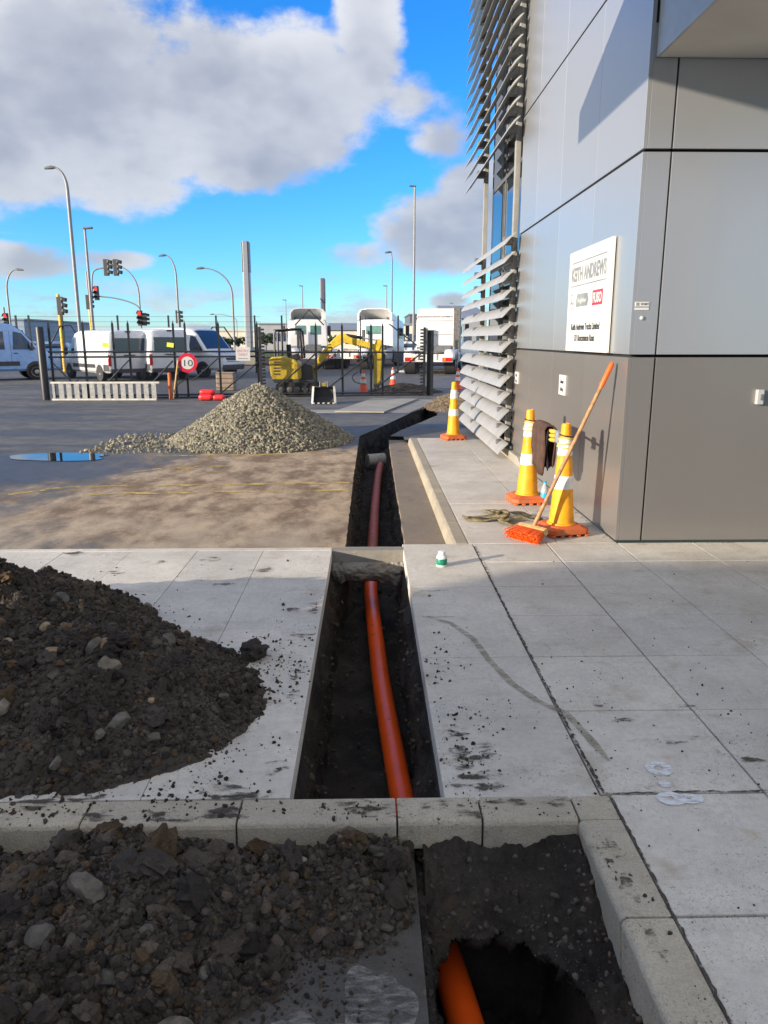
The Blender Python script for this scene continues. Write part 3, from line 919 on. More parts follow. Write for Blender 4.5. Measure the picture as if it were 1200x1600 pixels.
Z = (sh - 0.055) * (1 - void) + (-0.72 + 0.09 * nz + 0.035 * fbm(X, Y, 22, 3, 16)) * void
Fq = np.array([[i * NX + j, i * NX + j + 1, (i + 1) * NX + j + 1, (i + 1) * NX + j] for i in range(NY - 1) for j in range(NX - 1)])
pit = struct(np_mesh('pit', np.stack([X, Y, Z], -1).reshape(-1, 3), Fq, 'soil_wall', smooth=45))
sag = np.clip((dd + 0.05) / 0.05, 0, 1)
Zc = sh - 0.02 * sag
keep = (dd.reshape(-1)[Fq] <= 0.0).all(axis=1)
crust = np_mesh('crust', np.stack([X, Y, Zc], -1).reshape(-1, 3), Fq[keep], 'soil_wall', pit, smooth=45)
mo = crust.modifiers.new('thick', 'SOLIDIFY')
mo.thickness = 0.05
mo.offset = -1
rng = np.random.default_rng(3)
n = 1700
px_, py_ = rng.uniform(0.16, 0.74, n), rng.uniform(1.2, 2.2, n)
ii = np.clip(((py_ - 0.75) / 1.58 * (NY - 1)).astype(int), 0, NY - 1)
jj = np.clip(((px_ - 0.152) / 0.623 * (NX - 1)).astype(int), 0, NX - 1)
sz = 0.0025 + 0.012 * rng.random(n) ** 6
V, Fc = rocks(np.stack([px_, py_, np.where(dd[ii, jj] <= 0, Zc[ii, jj], Z[ii, jj]) + sz * 0.2], 1), sz, 1, seed=4)
stuff(np_mesh('pit_rubble', V, Fc, 'stone', pit, tint=tints(n, 12, [(0.32, 0.32, 0.33), (0.5, 0.49, 0.47), (0.7, 0.55, 0.4)], [6, 3, 1], 3)))

# ------------------------------------------------------------------ kerbs
def kerb_profile_x(bb, x0, x1, yb, yf, h=0.14):
    """kerb stone running along X: back edge yb (house side), front face yf (road side)"""
    prof = [(yb, 0.0), (yf + 0.016, 0.001), (yf + 0.005, -0.006), (yf, -0.018), (yf - 0.006, -h), (yb, -h)]
    bb.prism(prof, lambda u, v, ww: (ww, u, v), x0, x1)
    return bb


kb = struct(MB().box((-2.8, 2.35, -0.12), (6.4, 0.05, 0.03)).build('kerb', 'oldcon'))
xs = [-5.2, -4.3, -3.4, -2.5, -1.6, -0.985, -0.455, 0.092, 0.385, 0.716]
for i in range(len(xs) - 1):
    b = MB()
    kerb_profile_x(b, xs[i] + 0.003, xs[i + 1] - 0.003, 2.382, 2.243 + 0.004 * math.sin(i * 2.1), 0.105)
    q = b.build('kerb_stone', 'kerb', kb, bevel=0.004)
b = MB()
b.box((0.789, 2.3135, -0.06), (0.139, 0.135, 0.12))
b.build('kerb_stone', 'kerb', kb, bevel=0.006)
for (y0, y1) in ((1.80, 2.243), (1.05, 1.797), (0.2, 1.047)):
    b = MB()
    prof = [(0.858, 0.0), (0.728, 0.001), (0.716, -0.006), (0.710, -0.018), (0.728, -0.24), (0.858, -0.24)]
    b.prism(prof, lambda u, v, ww: (u, ww, v), y0 + 0.002, y1 - 0.002)
    b.build('kerb_stone', 'kerb', kb, bevel=0.004)
kb2 = struct(MB().box((0.73, 9.1, -0.17), (0.10, 6.4, 0.03)).build('kerb', 'oldcon'))
ys = [5.80, 6.5, 7.4, 7.9, 8.8, 9.7, 10.6, 11.5, 12.40]
for i in range(len(ys) - 1):
    b = MB()
    prof = [(0.797, 0.0), (0.70, 0.003), (0.678, -0.012), (0.668, -0.035), (0.650, -0.13), (0.797, -0.13)]
    b.prism(prof, lambda u, v, ww: (u, ww, v), ys[i] + 0.003, ys[i + 1] - 0.003)
    b.build('kerb_stone', 'kerb2', kb2, bevel=0.004)

# ================================================================== BUILDING
XA, YB = 1.99, 5.81
bld = thing('office_building', 'silver and bronze metal panelled showroom building with louvred window and overhanging canopy', 'building', (XA, YB, 0))


def bpart(bb, name, mat, parent=bld, bevel=0.0, smooth=None):
    bb.v = [(x - XA, y - YB, z) for x, y, z in bb.v]
    return bb.build(name, mat, parent, bevel=bevel, smooth=smooth)


core = MB()
core.box((5.03, 8.10, 3.75), (6.0, 4.46, 7.5))
core = bpart(core, 'wall', 'core')
vy = [5.81, 6.97, 8.21, 9.38, 10.33]
hz = [0.015, 1.475, 2.93, 4.34, 5.78, 7.3]
T = 0.03
for j in range(5):
    for i in range(4):
        y0, y1 = vy[i] + (0.0 if i == 0 else 0.003), vy[i + 1] - 0.003
        z0, z1 = hz[j] + (0.011 if j else 0), hz[j + 1] - 0.011
        bb = MB()
        bb.box((XA + T / 2, (y0 + y1) / 2, (z0 + z1) / 2), (T, y1 - y0, z1 - z0))
        bpart(bb, 'cladding_panel', 'brown' if j == 0 else 'silver', core, bevel=0.002)
vx = [XA + T + 0.001, 2.20, 3.62, 5.04, 6.5]
for j, (z0, z1) in enumerate(((0.015, 1.464), (1.486, 2.919), (2.941, 3.75))):
    for i in range(4):
        x0, x1 = vx[i] + (0.0 if i == 0 else 0.007), vx[i + 1] - 0.007
        bb = MB()
        bb.box(((x0 + x1) / 2, YB + T / 2, (z0 + z1) / 2), (x1 - x0, T, z1 - z0))
        bpart(bb, 'cladding_panel', 'brown' if j == 0 else 'silver', core, bevel=0.002)
# canopy box over the entrance, higher slab beyond it and an unseen block added to shade the foreground
bb = MB()
bb.box((5.04, 4.4, 3.538), (6.0, 2.80, 0.016))
cn = bpart(bb, 'canopy_soffit', 'soffit')
bb = MB()
bb.box((2.045, 4.4, 3.865), (0.02, 2.81, 0.67))
bpart(bb, 'canopy_fascia', 'fascia')
bb = MB()
bb.box((3.25, 4.375, 4.335), (9.5, 2.75, 0.27))
bpart(bb, 'roof_slab', 'fascia')
for x_, y_ in ((3.5, 3.4), (6.5, 3.4)):
    bb = MB()
    bb.box((x_, y_, 1.76), (0.2, 0.2, 3.52))
    bpart(bb, 'canopy_column', 'fascia')
bb = MB()
bb.box((-30.25, -10.0, 2.18), (21.5, 8.0, 4.36))
bb.box((-6.0, -10.0, 2.42), (27.0, 8.0, 4.84))
bpart(bb, 'unseen_shade_block', 'white')  # added mass out of view: casts ground shade, white to bounce light

# glazed end bay with posts, mullions and louvres
bb = MB()
bb.box((4.6, 12.0, 3.75), (4.8, 3.2, 7.5))
bpart(bb, 'glazed_bay_core', 'core')
for (y0, y1) in ((10.40, 11.28), (11.32, 12.28), (12.32, 13.52)):
    for (z0, z1) in ((0.12, 1.40), (1.46, 2.70), (2.76, 3.98), (4.04, 5.7), (5.76, 7.4)):
        bb = MB()
        bb.box((2.14, (y0 + y1) / 2, (z0 + z1) / 2), (0.012, y1 - y0, z1 - z0))
        bpart(bb, 'window_pane', 'glass')
for y in (10.37, 11.30, 12.30, 13.55):
    bb = MB()
    bb.box((2.142, y, 3.75), (0.03, 0.045, 7.4))
    bpart(bb, 'mullion', 'darkmetal')
for z in (0.07, 1.43, 2.73, 4.01, 5.73):
    bb = MB()
    bb.box((2.138, 11.97, z), (0.03, 3.1, 0.055))
    bpart(bb, 'transom', 'darkmetal')
bb = MB()
bb.prism([(9.3, 0.0), (13.6, 0.0), (13.6, 0.11), (9.6, 0.11)], lambda u, v, ww: (ww, u, v), 1.93, 1.985)
bpart(bb, 'plinth', 'plate')
PY = (10.58, 13.32)
for y in PY:
    bb = MB()
    bb.box((1.975, y, 3.75), (0.07, 0.085, 7.42))
    bpart(bb, 'louvre_post', 'post', bevel=0.004)
bb = MB()
bb.box((2.05, 12.0, 7.46), (0.2, 3.4, 0.16))
bpart(bb, 'head_flashing', 'fascia')


def blade_mesh():
    bb = MB()
    ch, th = 0.208, 0.022
    rows = []
    n = 10
    prof = []
    for k in range(n + 1):
        u = -1 + 2 * k / n
        prof.append((u * ch / 2, th * math.sqrt(max(0, 1 - u * u)) * 0.5 + 0.012 * (1 - u * u)))
    for k in range(n - 1, 0, -1):
        u = -1 + 2 * k / n
        prof.append((u * ch / 2, -th * math.sqrt(max(0, 1 - u * u)) * 0.5 + 0.012 * (1 - u * u)))
    a = R(47)
    pr_ = []
    for u, v in prof:                      # outer (street) edge hangs low
        pr_.append((u * math.cos(a) - v * math.sin(a), u * math.sin(a) + v * math.cos(a)))
    bb.prism(pr_, lambda u, v, ww: (u, ww, v), -2.26, 2.26)
    return bb


proto = None
ZB = [0.135 + 0.2275 * i for i in range(13)] + [4.235 + 0.2275 * i for i in range(14)]
for z in ZB:
    loc = (1.84 - XA, 12.40 - YB, z)
    if proto is None:
        proto = blade_mesh().build('louvre_blade', 'blade', bld, smooth=40)
        q = proto
    else:
        q = proto.copy()
        C.objects.link(q)
    q.location = loc
    q.rotation_euler = (0, R(random.uniform(-0.8, 0.8)), 0)
br = None
for z in ZB:
    for y in PY:
        if br is None:
            bb = MB()
            bb.box((0, 0, 0), (0.13, 0.115, 0.10))
            br = bb.build('bracket', 'darkmetal', bld, bevel=0.004)
            q = br
        else:
            q = br.copy()
            C.objects.link(q)
        q.location = (1.885 - XA, y - YB, z + 0.02)

# ================================================================== HEAPS
SOILPAL = [(0.75, 0.72, 0.70), (1.0, 1.0, 1.0), (1.4, 1.33, 1.25), (1.3, 1.02, 0.7), (0.5, 0.5, 0.5)]
STONEPAL = [(0.5, 0.5, 0.5), (0.8, 0.78, 0.74), (0.9, 0.9, 0.88), (1.05, 1.04, 1.0), (0.6, 0.6, 0.58), (1.1, 1.05, 0.95), (1.4, 1.0, 0.6), (2.0, 1.7, 1.25), (1.0, 0.7, 0.5), (0.65, 0.68, 0.65), (0.75, 0.72, 0.68)]


def heap(name, label, cat, hf, box, base, nx, ny, n_small, n_mid, n_big, seed, smin=0.004, smax=0.055, mat='soil', smat='soil_t', stone_frac=0.12, pal=SOILPAL, spal=STONEPAL, spill=None, extra=()):
    """a heap: ground mesh + loose fines joined as stuff + the larger stones as parts"""
    rng = np.random.default_rng(seed)
    x0, x1, y0, y1 = box
    X, Y = np.meshgrid(np.linspace(x0, x1, nx), np.linspace(y0, y1, ny))
    Z = hf(X, Y)
    V = np.stack([X, Y, base + Z], -1).reshape(-1, 3)
    Fq = np.array([[i * nx + j, i * nx + j + 1, (i + 1) * nx + j + 1, (i + 1) * nx + j] for i in range(ny - 1) for j in range(nx - 1)])
    keep = (Z.reshape(-1)[Fq] > 0.0).any(axis=1)
    root = np_mesh(name, V, Fq[keep], mat, smooth=60)
    tag(root, label, cat)
    def scat(n, lo, hi, pw, thr=0.004):
        x, y = rng.uniform(x0, x1, n * 3), rng.uniform(y0, y1, n * 3)
        z = hf(x, y)
        ok = z > thr
        x, y, z = x[ok][:n], y[ok][:n], z[ok][:n]
        s = lo + (hi - lo) * rng.random(len(x)) ** pw
        return x, y, z, s
    x, y, z, s = scat(n_small, smin, smin * 3.2, 1.8, 0.0)
    V, Fc = rocks(np.stack([x, y, base + z + s * 0.15], 1), s, 1, seed=seed + 1)
    stuff(np_mesh('loose_fines', V, Fc, smat, root, tint=tints(len(x), 12, pal, [3, 5, 5, 2, 3][:len(pal)], seed)))
    nsp = n_small // 3
    x, y = rng.uniform(x0, x1, nsp * 4), rng.uniform(y0, y1, nsp * 4)
    z = hf(x, y)
    pr_ = np.exp(z / 0.028) * np.clip(0.5 + 1.4 * fbm(x, y, 6, 3, seed + 5), 0, 1)
    ok = (z < 0.0) & (z > -0.12) & (rng.random(len(x)) < pr_)
    if base < -0.1:
        ok &= y < 2.20
    else:
        ok &= ~((x > -0.30) & (x < 0.3))
    x, y = x[ok][:nsp], y[ok][:nsp]
    s = smin * 0.4 + smin * 2.0 * rng.random(len(x)) ** 3
    V, Fc = rocks(np.stack([x, y, base + s * 0.2], 1), s, 1, flat=0.6, jit=0.3, seed=seed + 7)
    stuff(np_mesh('spilled_crumbs', V, Fc, smat, root, tint=tints(len(x), 12, pal, [4, 5, 3, 2, 4][:len(pal)], seed + 8)))
    x, y, z, s = scat(n_mid, smin * 1.5, smax * 0.42, 3.4, 0.008)
    V, Fc = rocks(np.stack([x, y, base + z + s * 0.05], 1), s, 2, jit=0.17, seed=seed + 2)
    stuff(np_mesh('loose_clods', V, Fc, smat, root, smooth=18, tint=tints(len(x), 42, pal, [3, 5, 6, 2, 2][:len(pal)], seed + 1)))
    x, y, z, s = scat(n_big, smax * 0.30, smax, 2.1, 0.02)
    for i in range(len(x)):
        e = Vector((x[i], y[i], base + z[i] + s[i] * 0.05))
        isst = rng.random() < stone_frac
        one_stone(root, e, s[i], isst, seed * 1000 + i, spal if isst else pal, smat)
    for (ex, ey, es, st) in extra:
        ez = float(hf(np.array([ex]), np.array([ey]))[0])
        one_stone(root, Vector((ex, ey, base + max(0, ez) + es * 0.35)), es, st, int(seed * 77 + ex * 1000), spal if st else pal, smat)
    return root


def one_stone(root, loc, s, isst, seed, pal, smat):
    rg = np.random.default_rng(abs(seed))
    bv, bf = ICO[3] if s > 0.03 else ICO[2]
    v = bv.copy()
    ph = rg.uniform(0, 50, 3)
    dsp = np.array([mnoise.fractal(Vector(p * (1.9 if not isst else 1.3) + ph), 0.7, 2.1, 5 if not isst else 2) for p in v])
    v = v * (1 + (0.50 if not isst else 0.22) * dsp)[:, None]
    if isst:                                   # chop facets
        for _ in range(6):
            nrm = rg.normal(size=3)
            nrm /= np.linalg.norm(nrm)
            d = v @ nrm
            cut = rg.uniform(0.55, 0.85)
            v = v - np.clip(d - cut, 0, None)[:, None] * nrm[None]
    v *= np.array([rg.uniform(0.85, 1.3), rg.uniform(0.65, 1.0), rg.uniform(0.5, 0.8)]) * s
    c = np.array(pal[rg.integers(len(pal))]) * rg.uniform(0.75, 1.15)
    t = np.tile(np.r_[c, 1.0], (len(v), 1))
    o = np_mesh('stone' if isst else 'clod', v, bf, 'stone' if isst else smat, root, smooth=30, tint=t)
    o.location = loc
    o.rotation_euler = (rg.uniform(-0.5, 0.5), rg.uniform(-0.5, 0.5), rg.uniform(0, 6.3))
    return o


def cone_h(x, y, cx, cy, h, rx, ry=None, p=1.0):
    ry = ry or rx
    d = np.sqrt(((x - cx) / rx) ** 2 + ((y - cy) / ry) ** 2)
    return h * (1 - d) * 1.0 if p == 1.0 else h * (1 - d ** p)


def smax_(a, b, k=0.05):
    h = np.clip(0.5 + 0.5 * (a - b) / k, 0, 1)
    return b * (1 - h) + a * h + k * h * (1 - h)


def h_left(x, y):
    a = cone_h(x, y, -2.02, 3.85, 0.46, 0.85, 0.9)
    b_ = cone_h(x, y, -1.24, 3.12, 0.35, 0.78, 0.74, 1.2)
    c_ = cone_h(x, y, -2.0, 3.1, 0.42, 0.9, 0.78, 1.3)
    d_ = cone_h(x, y, -1.5, 3.7, 0.27, 0.6, 0.5)
    z = smax_(smax_(a, b_), smax_(c_, d_))
    edge = np.clip(z / 0.08, 0, 1)
    z = z + (0.055 * fbm(x, y, 5, 4, 21) + 0.045 * fbm(x, y, 17, 3, 22) + 0.022 * fbm(x, y, 48, 3, 23)) * (0.35 + 0.65 * edge)
    return z - 0.012


heap('spoil_heap', 'dark brown heap of dug soil and stones lying on the pale concrete slabs', 'soil heap', h_left, (-3.4, -0.25, 2.34, 4.9), 0.0, 300, 240, 17000, 11000, 230, 31, stone_frac=0.38, extra=((-0.60, 3.62, 0.075, False), (-1.0, 2.72, 0.05, True), (-1.18, 3.02, 0.042, True), (-1.62, 2.85, 0.04, True), (-1.45, 2.75, 0.038, True), (-1.35, 2.95, 0.04, False), (-1.72, 3.3, 0.035, True)))


def h_front(x, y):
    a = cone_h(x, y, -1.45, 1.65, 0.20, 0.9, 0.75, 1.5)
    b_ = cone_h(x, y, -0.78, 1.94, 0.205, 0.62, 0.48, 1.4)
    c_ = cone_h(x, y, -0.16, 2.04, 0.11, 0.36, 0.27, 1.4)
    d_ = cone_h(x, y, -1.0, 1.35, 0.17, 0.58, 0.45, 1.5)
    e_ = cone_h(x, y, 0.04, 2.15, 0.095, 0.22, 0.18, 1.4)
    z = smax_(smax_(smax_(a, b_), smax_(c_, d_)), e_, 0.03)
    z = z + (0.055 * fbm(x, y, 6, 4, 41) + 0.05 * fbm(x, y, 19, 3, 42) + 0.024 * fbm(x, y, 46, 3, 43)) * np.clip(0.4 + z / 0.1, 0, 1)
    return np.minimum(z - 0.008, np.where(x > 0.13, -0.5, 9.0))


heap('spoil_heap', 'lumpy dark soil spread over the road in front of the kerb', 'soil heap', h_front, (-2.4, 0.14, 0.95, 2.262), Z_ROAD, 340, 190, 16000, 10000, 250, 57, smax=0.058, stone_frac=0.12,
     extra=((-1.36, 2.12, 0.085, False), (-0.50, 1.55, 0.045, True), (-0.28, 1.78, 0.05, False), (-0.62, 1.45, 0.05, False), (-0.90, 1.75, 0.045, True), (-0.95, 2.05, 0.05, False), (-0.66, 2.05, 0.055, False), (-1.05, 1.5, 0.05, False), (-0.8, 1.5, 0.045, False)))


def h_gravel(x, y):
    a = cone_h(x, y, -1.82, 12.65, 0.98, 1.50, 1.72)
    z = smax_(a, cone_h(x, y, -1.5, 12.5, 0.72, 1.25, 1.5), 0.08)
    z = -smax_(-z, np.full_like(z, -0.93), 0.14)
    sp = cone_h(x, y, -2.9, 12.1, 0.022, 0.9, 0.36)
    z = np.maximum(z, sp)
    return z + 0.05 * fbm(x, y, 2.5, 3, 61) * np.clip(z / 0.1, 0, 1) + 0.02 * fbm(x, y, 12, 3, 62) - 0.012


def gravel_heap():
    rng = np.random.default_rng(5)
    x0, x1, y0, y1 = -4.3, 0.1, 10.7, 14.6
    nx, ny = 120, 110
    X, Y = np.meshgrid(np.linspace(x0, x1, nx), np.linspace(y0, y1, ny))
    Zz = h_gravel(X, Y)
    V = np.stack([X, Y, Z_YARD + Zz], -1).reshape(-1, 3)
    Fq = np.array([[i * nx + j, i * nx + j + 1, (i + 1) * nx + j + 1, (i + 1) * nx + j] for i in range(ny - 1) for j in range(nx - 1)])
    keep = (Zz.reshape(-1)[Fq] > 0.0).any(axis=1)
    me = np_mesh('gravel_heap', V, Fq[keep], 'gravel', smooth=60, tint=np.tile((0.45, 0.45, 0.42, 1), (len(V), 1)))
    tag(me, 'conical heap of grey crushed gravel on the asphalt yard', 'gravel heap')
    n = 26000
    x, y = rng.uniform(x0, x1, n), rng.uniform(y0, 13.4, n)
    z = h_gravel(x, y)
    spill = rng.random(n) < np.clip(0.5 + z * 5, 0, 0.10) * np.clip(1 + z * 3, 0, 1)
    ok = (z > 0.0) | (spill & (x < 0) & (np.abs(x + 2.9) < 1.4) & (y > 11.0))
    x, y, z = x[ok], y[ok], np.clip(z[ok], 0, None)
    s = 0.009 + 0.028 * rng.random(len(x)) ** 1.8
    V, Fc = rocks(np.stack([x, y, Z_YARD + z + s * 0.3], 1), s, 1, seed=6)
    stuff(np_mesh('loose_gravel', V, Fc, 'gravel', me, tint=tints(len(x), 12, [(0.55, 0.55, 0.55), (0.9, 0.9, 0.86), (1.25, 1.2, 1.0), (0.75, 0.72, 0.6)], [2, 4, 3, 3], 7, 0.2)))
    for i in range(240):
        a_, r_ = rng.uniform(3.3, 6.1), rng.uniform(0.25, 1.0)
        x_, y_ = -1.75 + 1.5 * r_ * math.cos(a_), 12.6 + 1.6 * r_ * math.sin(a_)
        z_ = float(h_gravel(np.array([x_]), np.array([y_]))[0])
        if z_ > 0.02:
            s_ = rng.uniform(0.026, 0.04)
            V, Fc = rocks(np.zeros((1, 3)), np.array([s_]), 1, seed=900 + i)
            c_ = rng.uniform(0.7, 1.3)
            o = np_mesh('stone', V, Fc, 'gravel', me, tint=np.tile((c_, c_, c_ * 0.9, 1), (len(V), 1)))
            o.location = (x_, y_, Z_YARD + z_ + s_ * 0.3)
    return me


gravel_heap()


def h_far(x, y):
    z = cone_h(x, y, 1.15, 23.9, 0.30, 1.25, 0.9, 1.4)
    return z + 0.03 * fbm(x, y, 5, 4, 71) - 0.01


heap('spoil_heap', 'low dark soil mound just behind the right gate leaf', 'soil heap', h_far, (-0.3, 2.6, 22.9, 24.9), Z_YARD, 70, 50, 900, 300, 8, 73, smin=0.01, smax=0.06)


def h_right(x, y):
    z = smax_(cone_h(x, y, 2.3, 18.6, 0.30, 0.95, 1.5, 1.4), cone_h(x, y, 2.5, 20.6, 0.22, 0.8, 1.3, 1.4))
    return z + 0.04 * fbm(x, y, 5, 4, 81) - 0.01


heap('spoil_heap', 'tan clay spoil at the far bend of the trench beside the gate post', 'soil heap', h_right, (1.2, 3.6, 16.8, 22.2), Z_YARD, 70, 110, 900, 300, 14, 83, smin=0.01, smax=0.06, mat='mud', smat='gravel', pal=[(0.8, 0.62, 0.42), (1.0, 0.8, 0.55), (0.5, 0.4, 0.3)], spal=[(0.9, 0.75, 0.5)])

# crumbs of soil scattered over the slabs and kerbs
rng = np.random.default_rng(19)
pts, szs = [], []
def crumbs(n, fx, fy, lo, hi, z=0.0, pw=3.0):
    for _ in range(n):
        x, y = fx(), fy()
        if -0.285 < x < 0.268 and 2.36 < y < 5.62:
            continue
        if 0.15 < x < 0.70 and y < 2.245:
            continue
        if random.random() > 1.9 * max(0.0, 0.5 + 1.1 * float(fbm(np.array([x]), np.array([y]), 5.0, 3, 91)[0])) ** 2:
            continue
        s = lo * 0.7 + (hi - lo) * 0.9 * random.random() ** (pw * 1.5)
        pts.append((x, y, z + s * 0.3))
        szs.append(s)
g_ = random.gauss
crumbs(520, lambda: -0.30 - abs(g_(0, 0.10)), lambda: random.uniform(2.37, 5.0), 0.0015, 0.013)
crumbs(520, lambda: 0.275 + abs(g_(0, 0.13)), lambda: 2.37 + abs(g_(0, 0.9)), 0.0015, 0.013)
crumbs(650, lambda: random.uniform(0.28, 1.7), lambda: 2.37 + abs(g_(0, 0.8)), 0.0012, 0.009)
crumbs(900, lambda: -0.46 + g_(-0.1, 0.10), lambda: random.uniform(2.5, 3.9), 0.002, 0.015)
crumbs(900, lambda: random.uniform(-2.2, -0.55), lambda: g_(2.50, 0.10), 0.002, 0.015)
crumbs(420, lambda: g_(-0.62, 0.22), lambda: g_(3.2, 0.5), 0.002, 0.016)
crumbs(420, lambda: random.uniform(-1.6, -0.3), lambda: 2.33 + g_(0, 0.05), 0.0015, 0.013)
crumbs(420, lambda: random.uniform(-0.2, 0.75), lambda: random.uniform(2.25, 2.38), 0.0015, 0.010)
crumbs(200, lambda: random.uniform(0.74, 0.85), lambda: random.uniform(1.2, 2.2), 0.0015, 0.010)
crumbs(260, lambda: random.uniform(0.88, 1.7), lambda: random.uniform(1.4, 2.5), 0.0015, 0.009)
crumbs(160, lambda: random.uniform(0.9, 3.0), lambda: random.uniform(2.5, 5.3), 0.0015, 0.009)
crumbs(240, lambda: random.uniform(-3.0, -0.35), lambda: random.uniform(4.0, 5.6), 0.002, 0.012)
crumbs(420, lambda: 1.985 - abs(g_(0, 0.03)), lambda: random.uniform(5.8, 10.0), 0.002, 0.009)
crumbs(300, lambda: random.uniform(1.98, 3.4), lambda: 5.805 - abs(g_(0, 0.02)), 0.002, 0.008)
V, Fc = rocks(np.array(pts), np.array(szs), 1, flat=0.5, jit=0.35, seed=20)
tag(stuff(np_mesh('soil_crumbs', V, Fc, 'soil_t', tint=tints(len(pts), 12, SOILPAL, [4, 4, 2, 1, 4], 21))), 'crumbs of dark soil scattered over the pale slabs and kerb', 'soil crumbs')


# flat blotches -----------------------------------------------------
def blob(pts, z, name, mat, seed=0, jit=0.12, n=48):
    """irregular flat sheet round an ellipse (cx, cy, rx, ry)"""
    cx, cy, rx, ry = pts
    rg = random.Random(seed)
    ph = [rg.uniform(0, 6.28) for _ in range(5)]
    ring = []
    for k in range(n):
        a = 2 * math.pi * k / n
        r_ = 1 + jit * sum(math.sin((i + 2) * a + ph[i]) / (i + 1.5) for i in range(5))
        ring.append((cx + rx * r_ * math.cos(a), cy + ry * r_ * math.sin(a), z))
    bb = MB()
    bb.add(ring, [tuple(range(n))])
    return bb.build(name, mat, fix=False)


def ring_mark(cx, cy, rx, ry, wd, z, seed):
    rg = random.Random(seed)
    vs = []
    n = 40
    for k in range(n):
        a = 2 * math.pi * k / n
        w1, w2 = 1 + rg.uniform(-0.06, 0.06), 1 - wd + rg.uniform(-0.08, 0.08)
        vs += [(cx + rx * w1 * math.cos(a), cy + ry * w1 * math.sin(a), z), (cx + rx * w2 * math.cos(a), cy + ry * w2 * math.sin(a), z)]
    return vs, [(2 * k, 2 * ((k + 1) % n), 2 * ((k + 1) % n) + 1, 2 * k + 1) for k in range(n)]


bb = MB()
bb.add(*ring_mark(1.103, 2.545, 0.050, 0.050, 0.62, 0.004, 1))
q = bb.build('spray_mark', 'spray', fix=False)
tag(q, 'white spray painted ring alone above the slab crack', 'paint mark')
bb = MB()
bb.add(*ring_mark(1.073, 2.352, 0.048, 0.042, 0.7, 0.004, 2))
bb.add(*ring_mark(1.135, 2.349, 0.055, 0.030, 0.8, 0.0048, 9))
bb.add([(1.085 + 0.022 * math.cos(k * 0.42), 2.44 + 0.02 * math.sin(k * 0.42), 0.004) for k in range(15)], [tuple(range(15))])
tag(bb.build('spray_mark', 'spray', fix=False), 'white spray painted smudge with a loop below the slab crack', 'paint mark')

# dried mud trail across the slabs
def ribbon(pl, wd, z, name, mat, seed=0, jit=0.3):
    rg = random.Random(seed)
    pl = resample(pl, 0.03)
    rows = []
    for i, p in enumerate(pl):
        a, c = pl[max(0, i - 1)], pl[min(len(pl) - 1, i + 1)]
        t = Vector((c[0] - a[0], c[1] - a[1])).normalized()
        wv = wd * (1 + rg.uniform(-jit, jit)) * min(1, 0.3 + i / 6, 0.3 + (len(pl) - 1 - i) / 6)
        rows.append([(p[0] + t.y * wv, p[1] - t.x * wv, z), (p[0] - t.y * wv, p[1] + t.x * wv, z)])
    bb = MB()
    bb.grid(rows)
    return bb.build(name, mat, fix=False)


tag(ribbon([(0.34, 4.17), (0.47, 4.06), (0.57, 3.82), (0.61, 3.55), (0.68, 3.27), (0.76, 3.1), (0.86, 2.98), (0.90, 2.78), (0.93, 2.6)], 0.017, 0.0038, 'mud_trail', 'smear', 3, 0.2), 'dried tan mud trail curving across the slabs right of the trench', 'mud trail')
def jagged(pl, wd, z, lab, seed):
    rg = random.Random(seed)
    pl = resample(pl, 0.018, 0.004, seed)
    rows = [[(p[0] - wd * rg.uniform(0.2, 1.0) * sx_, p[1] - wd * rg.uniform(0.2, 1.0) * sy_, z), (p[0] + wd * rg.uniform(0.2, 1.0) * sx_, p[1] + wd * rg.uniform(0.2, 1.0) * sy_, z)] for p in pl for sx_, sy_ in [((1, 0) if abs(pl[-1][0] - pl[0][0]) < abs(pl[-1][1] - pl[0][1]) else (0, 1))]]
    bb = MB()
    bb.grid(rows)
    tag(bb.build('cracked_joint', 'joint', fix=False), lab, 'crack')


jagged([(0.832, 5.7), (0.831, 4.2), (0.836, 3.2), (0.842, 2.39)], 0.010, 0.0032, 'long chipped soil-filled joint running from the kerb corner to the building', 5)
jagged([(0.862, 2.36), (0.863, 1.9), (0.861, 1.2)], 0.006, 0.0033, 'chipped joint between the near kerb and the slabs', 6)
jagged([(0.85, 2.389), (1.1, 2.393), (1.4, 2.392), (1.75, 2.41), (2.3, 2.415)], 0.008, 0.0032, 'jagged crack crossing the slabs through the white spray marks', 7)
for k, (x0, x1, y_) in enumerate(((0.29, 0.52, 4.64), (0.31, 0.50, 4.17))):
    b = MB()
    b.box(((x0 + x1) / 2, y_, 0.002), (x1 - x0, 0.012, 0.003))
    tag(b.build('chalk_line', 'wline'), ('short white chalk line beside the trench, farther of two', 'short white chalk line beside the trench, nearer of two')[k], 'chalk line')
# thin trodden soil smears on slabs and kerb tops
rgs = random.Random(77)
bb = MB()
spots = [(rgs.uniform(0.28, 0.50), 2.40 + abs(rgs.gauss(0, 0.35)), 0.07, 0.05) for _ in range(12)] + [(rgs.uniform(-0.1, 0.70), rgs.uniform(2.27, 2.36), 0.09, 0.03) for _ in range(10)]
spots += [(-0.32 - abs(rgs.gauss(0, 0.06)), rgs.uniform(2.5, 4.4), 0.05, 0.06) for _ in range(10)] + [(rgs.uniform(-1.7, -0.35), rgs.uniform(2.28, 2.46), 0.12, 0.04) for _ in range(14)]
spots += [(rgs.uniform(0.75, 0.84), rgs.uniform(1.3, 2.1), 0.03, 0.07) for _ in range(5)] + [(rgs.uniform(0.9, 1.6), rgs.uniform(2.5, 3.4), 0.06, 0.03) for _ in range(6)] + [(rgs.uniform(-2.6, -0.5), rgs.uniform(4.6, 5.6), 0.10, 0.06) for _ in range(8)]
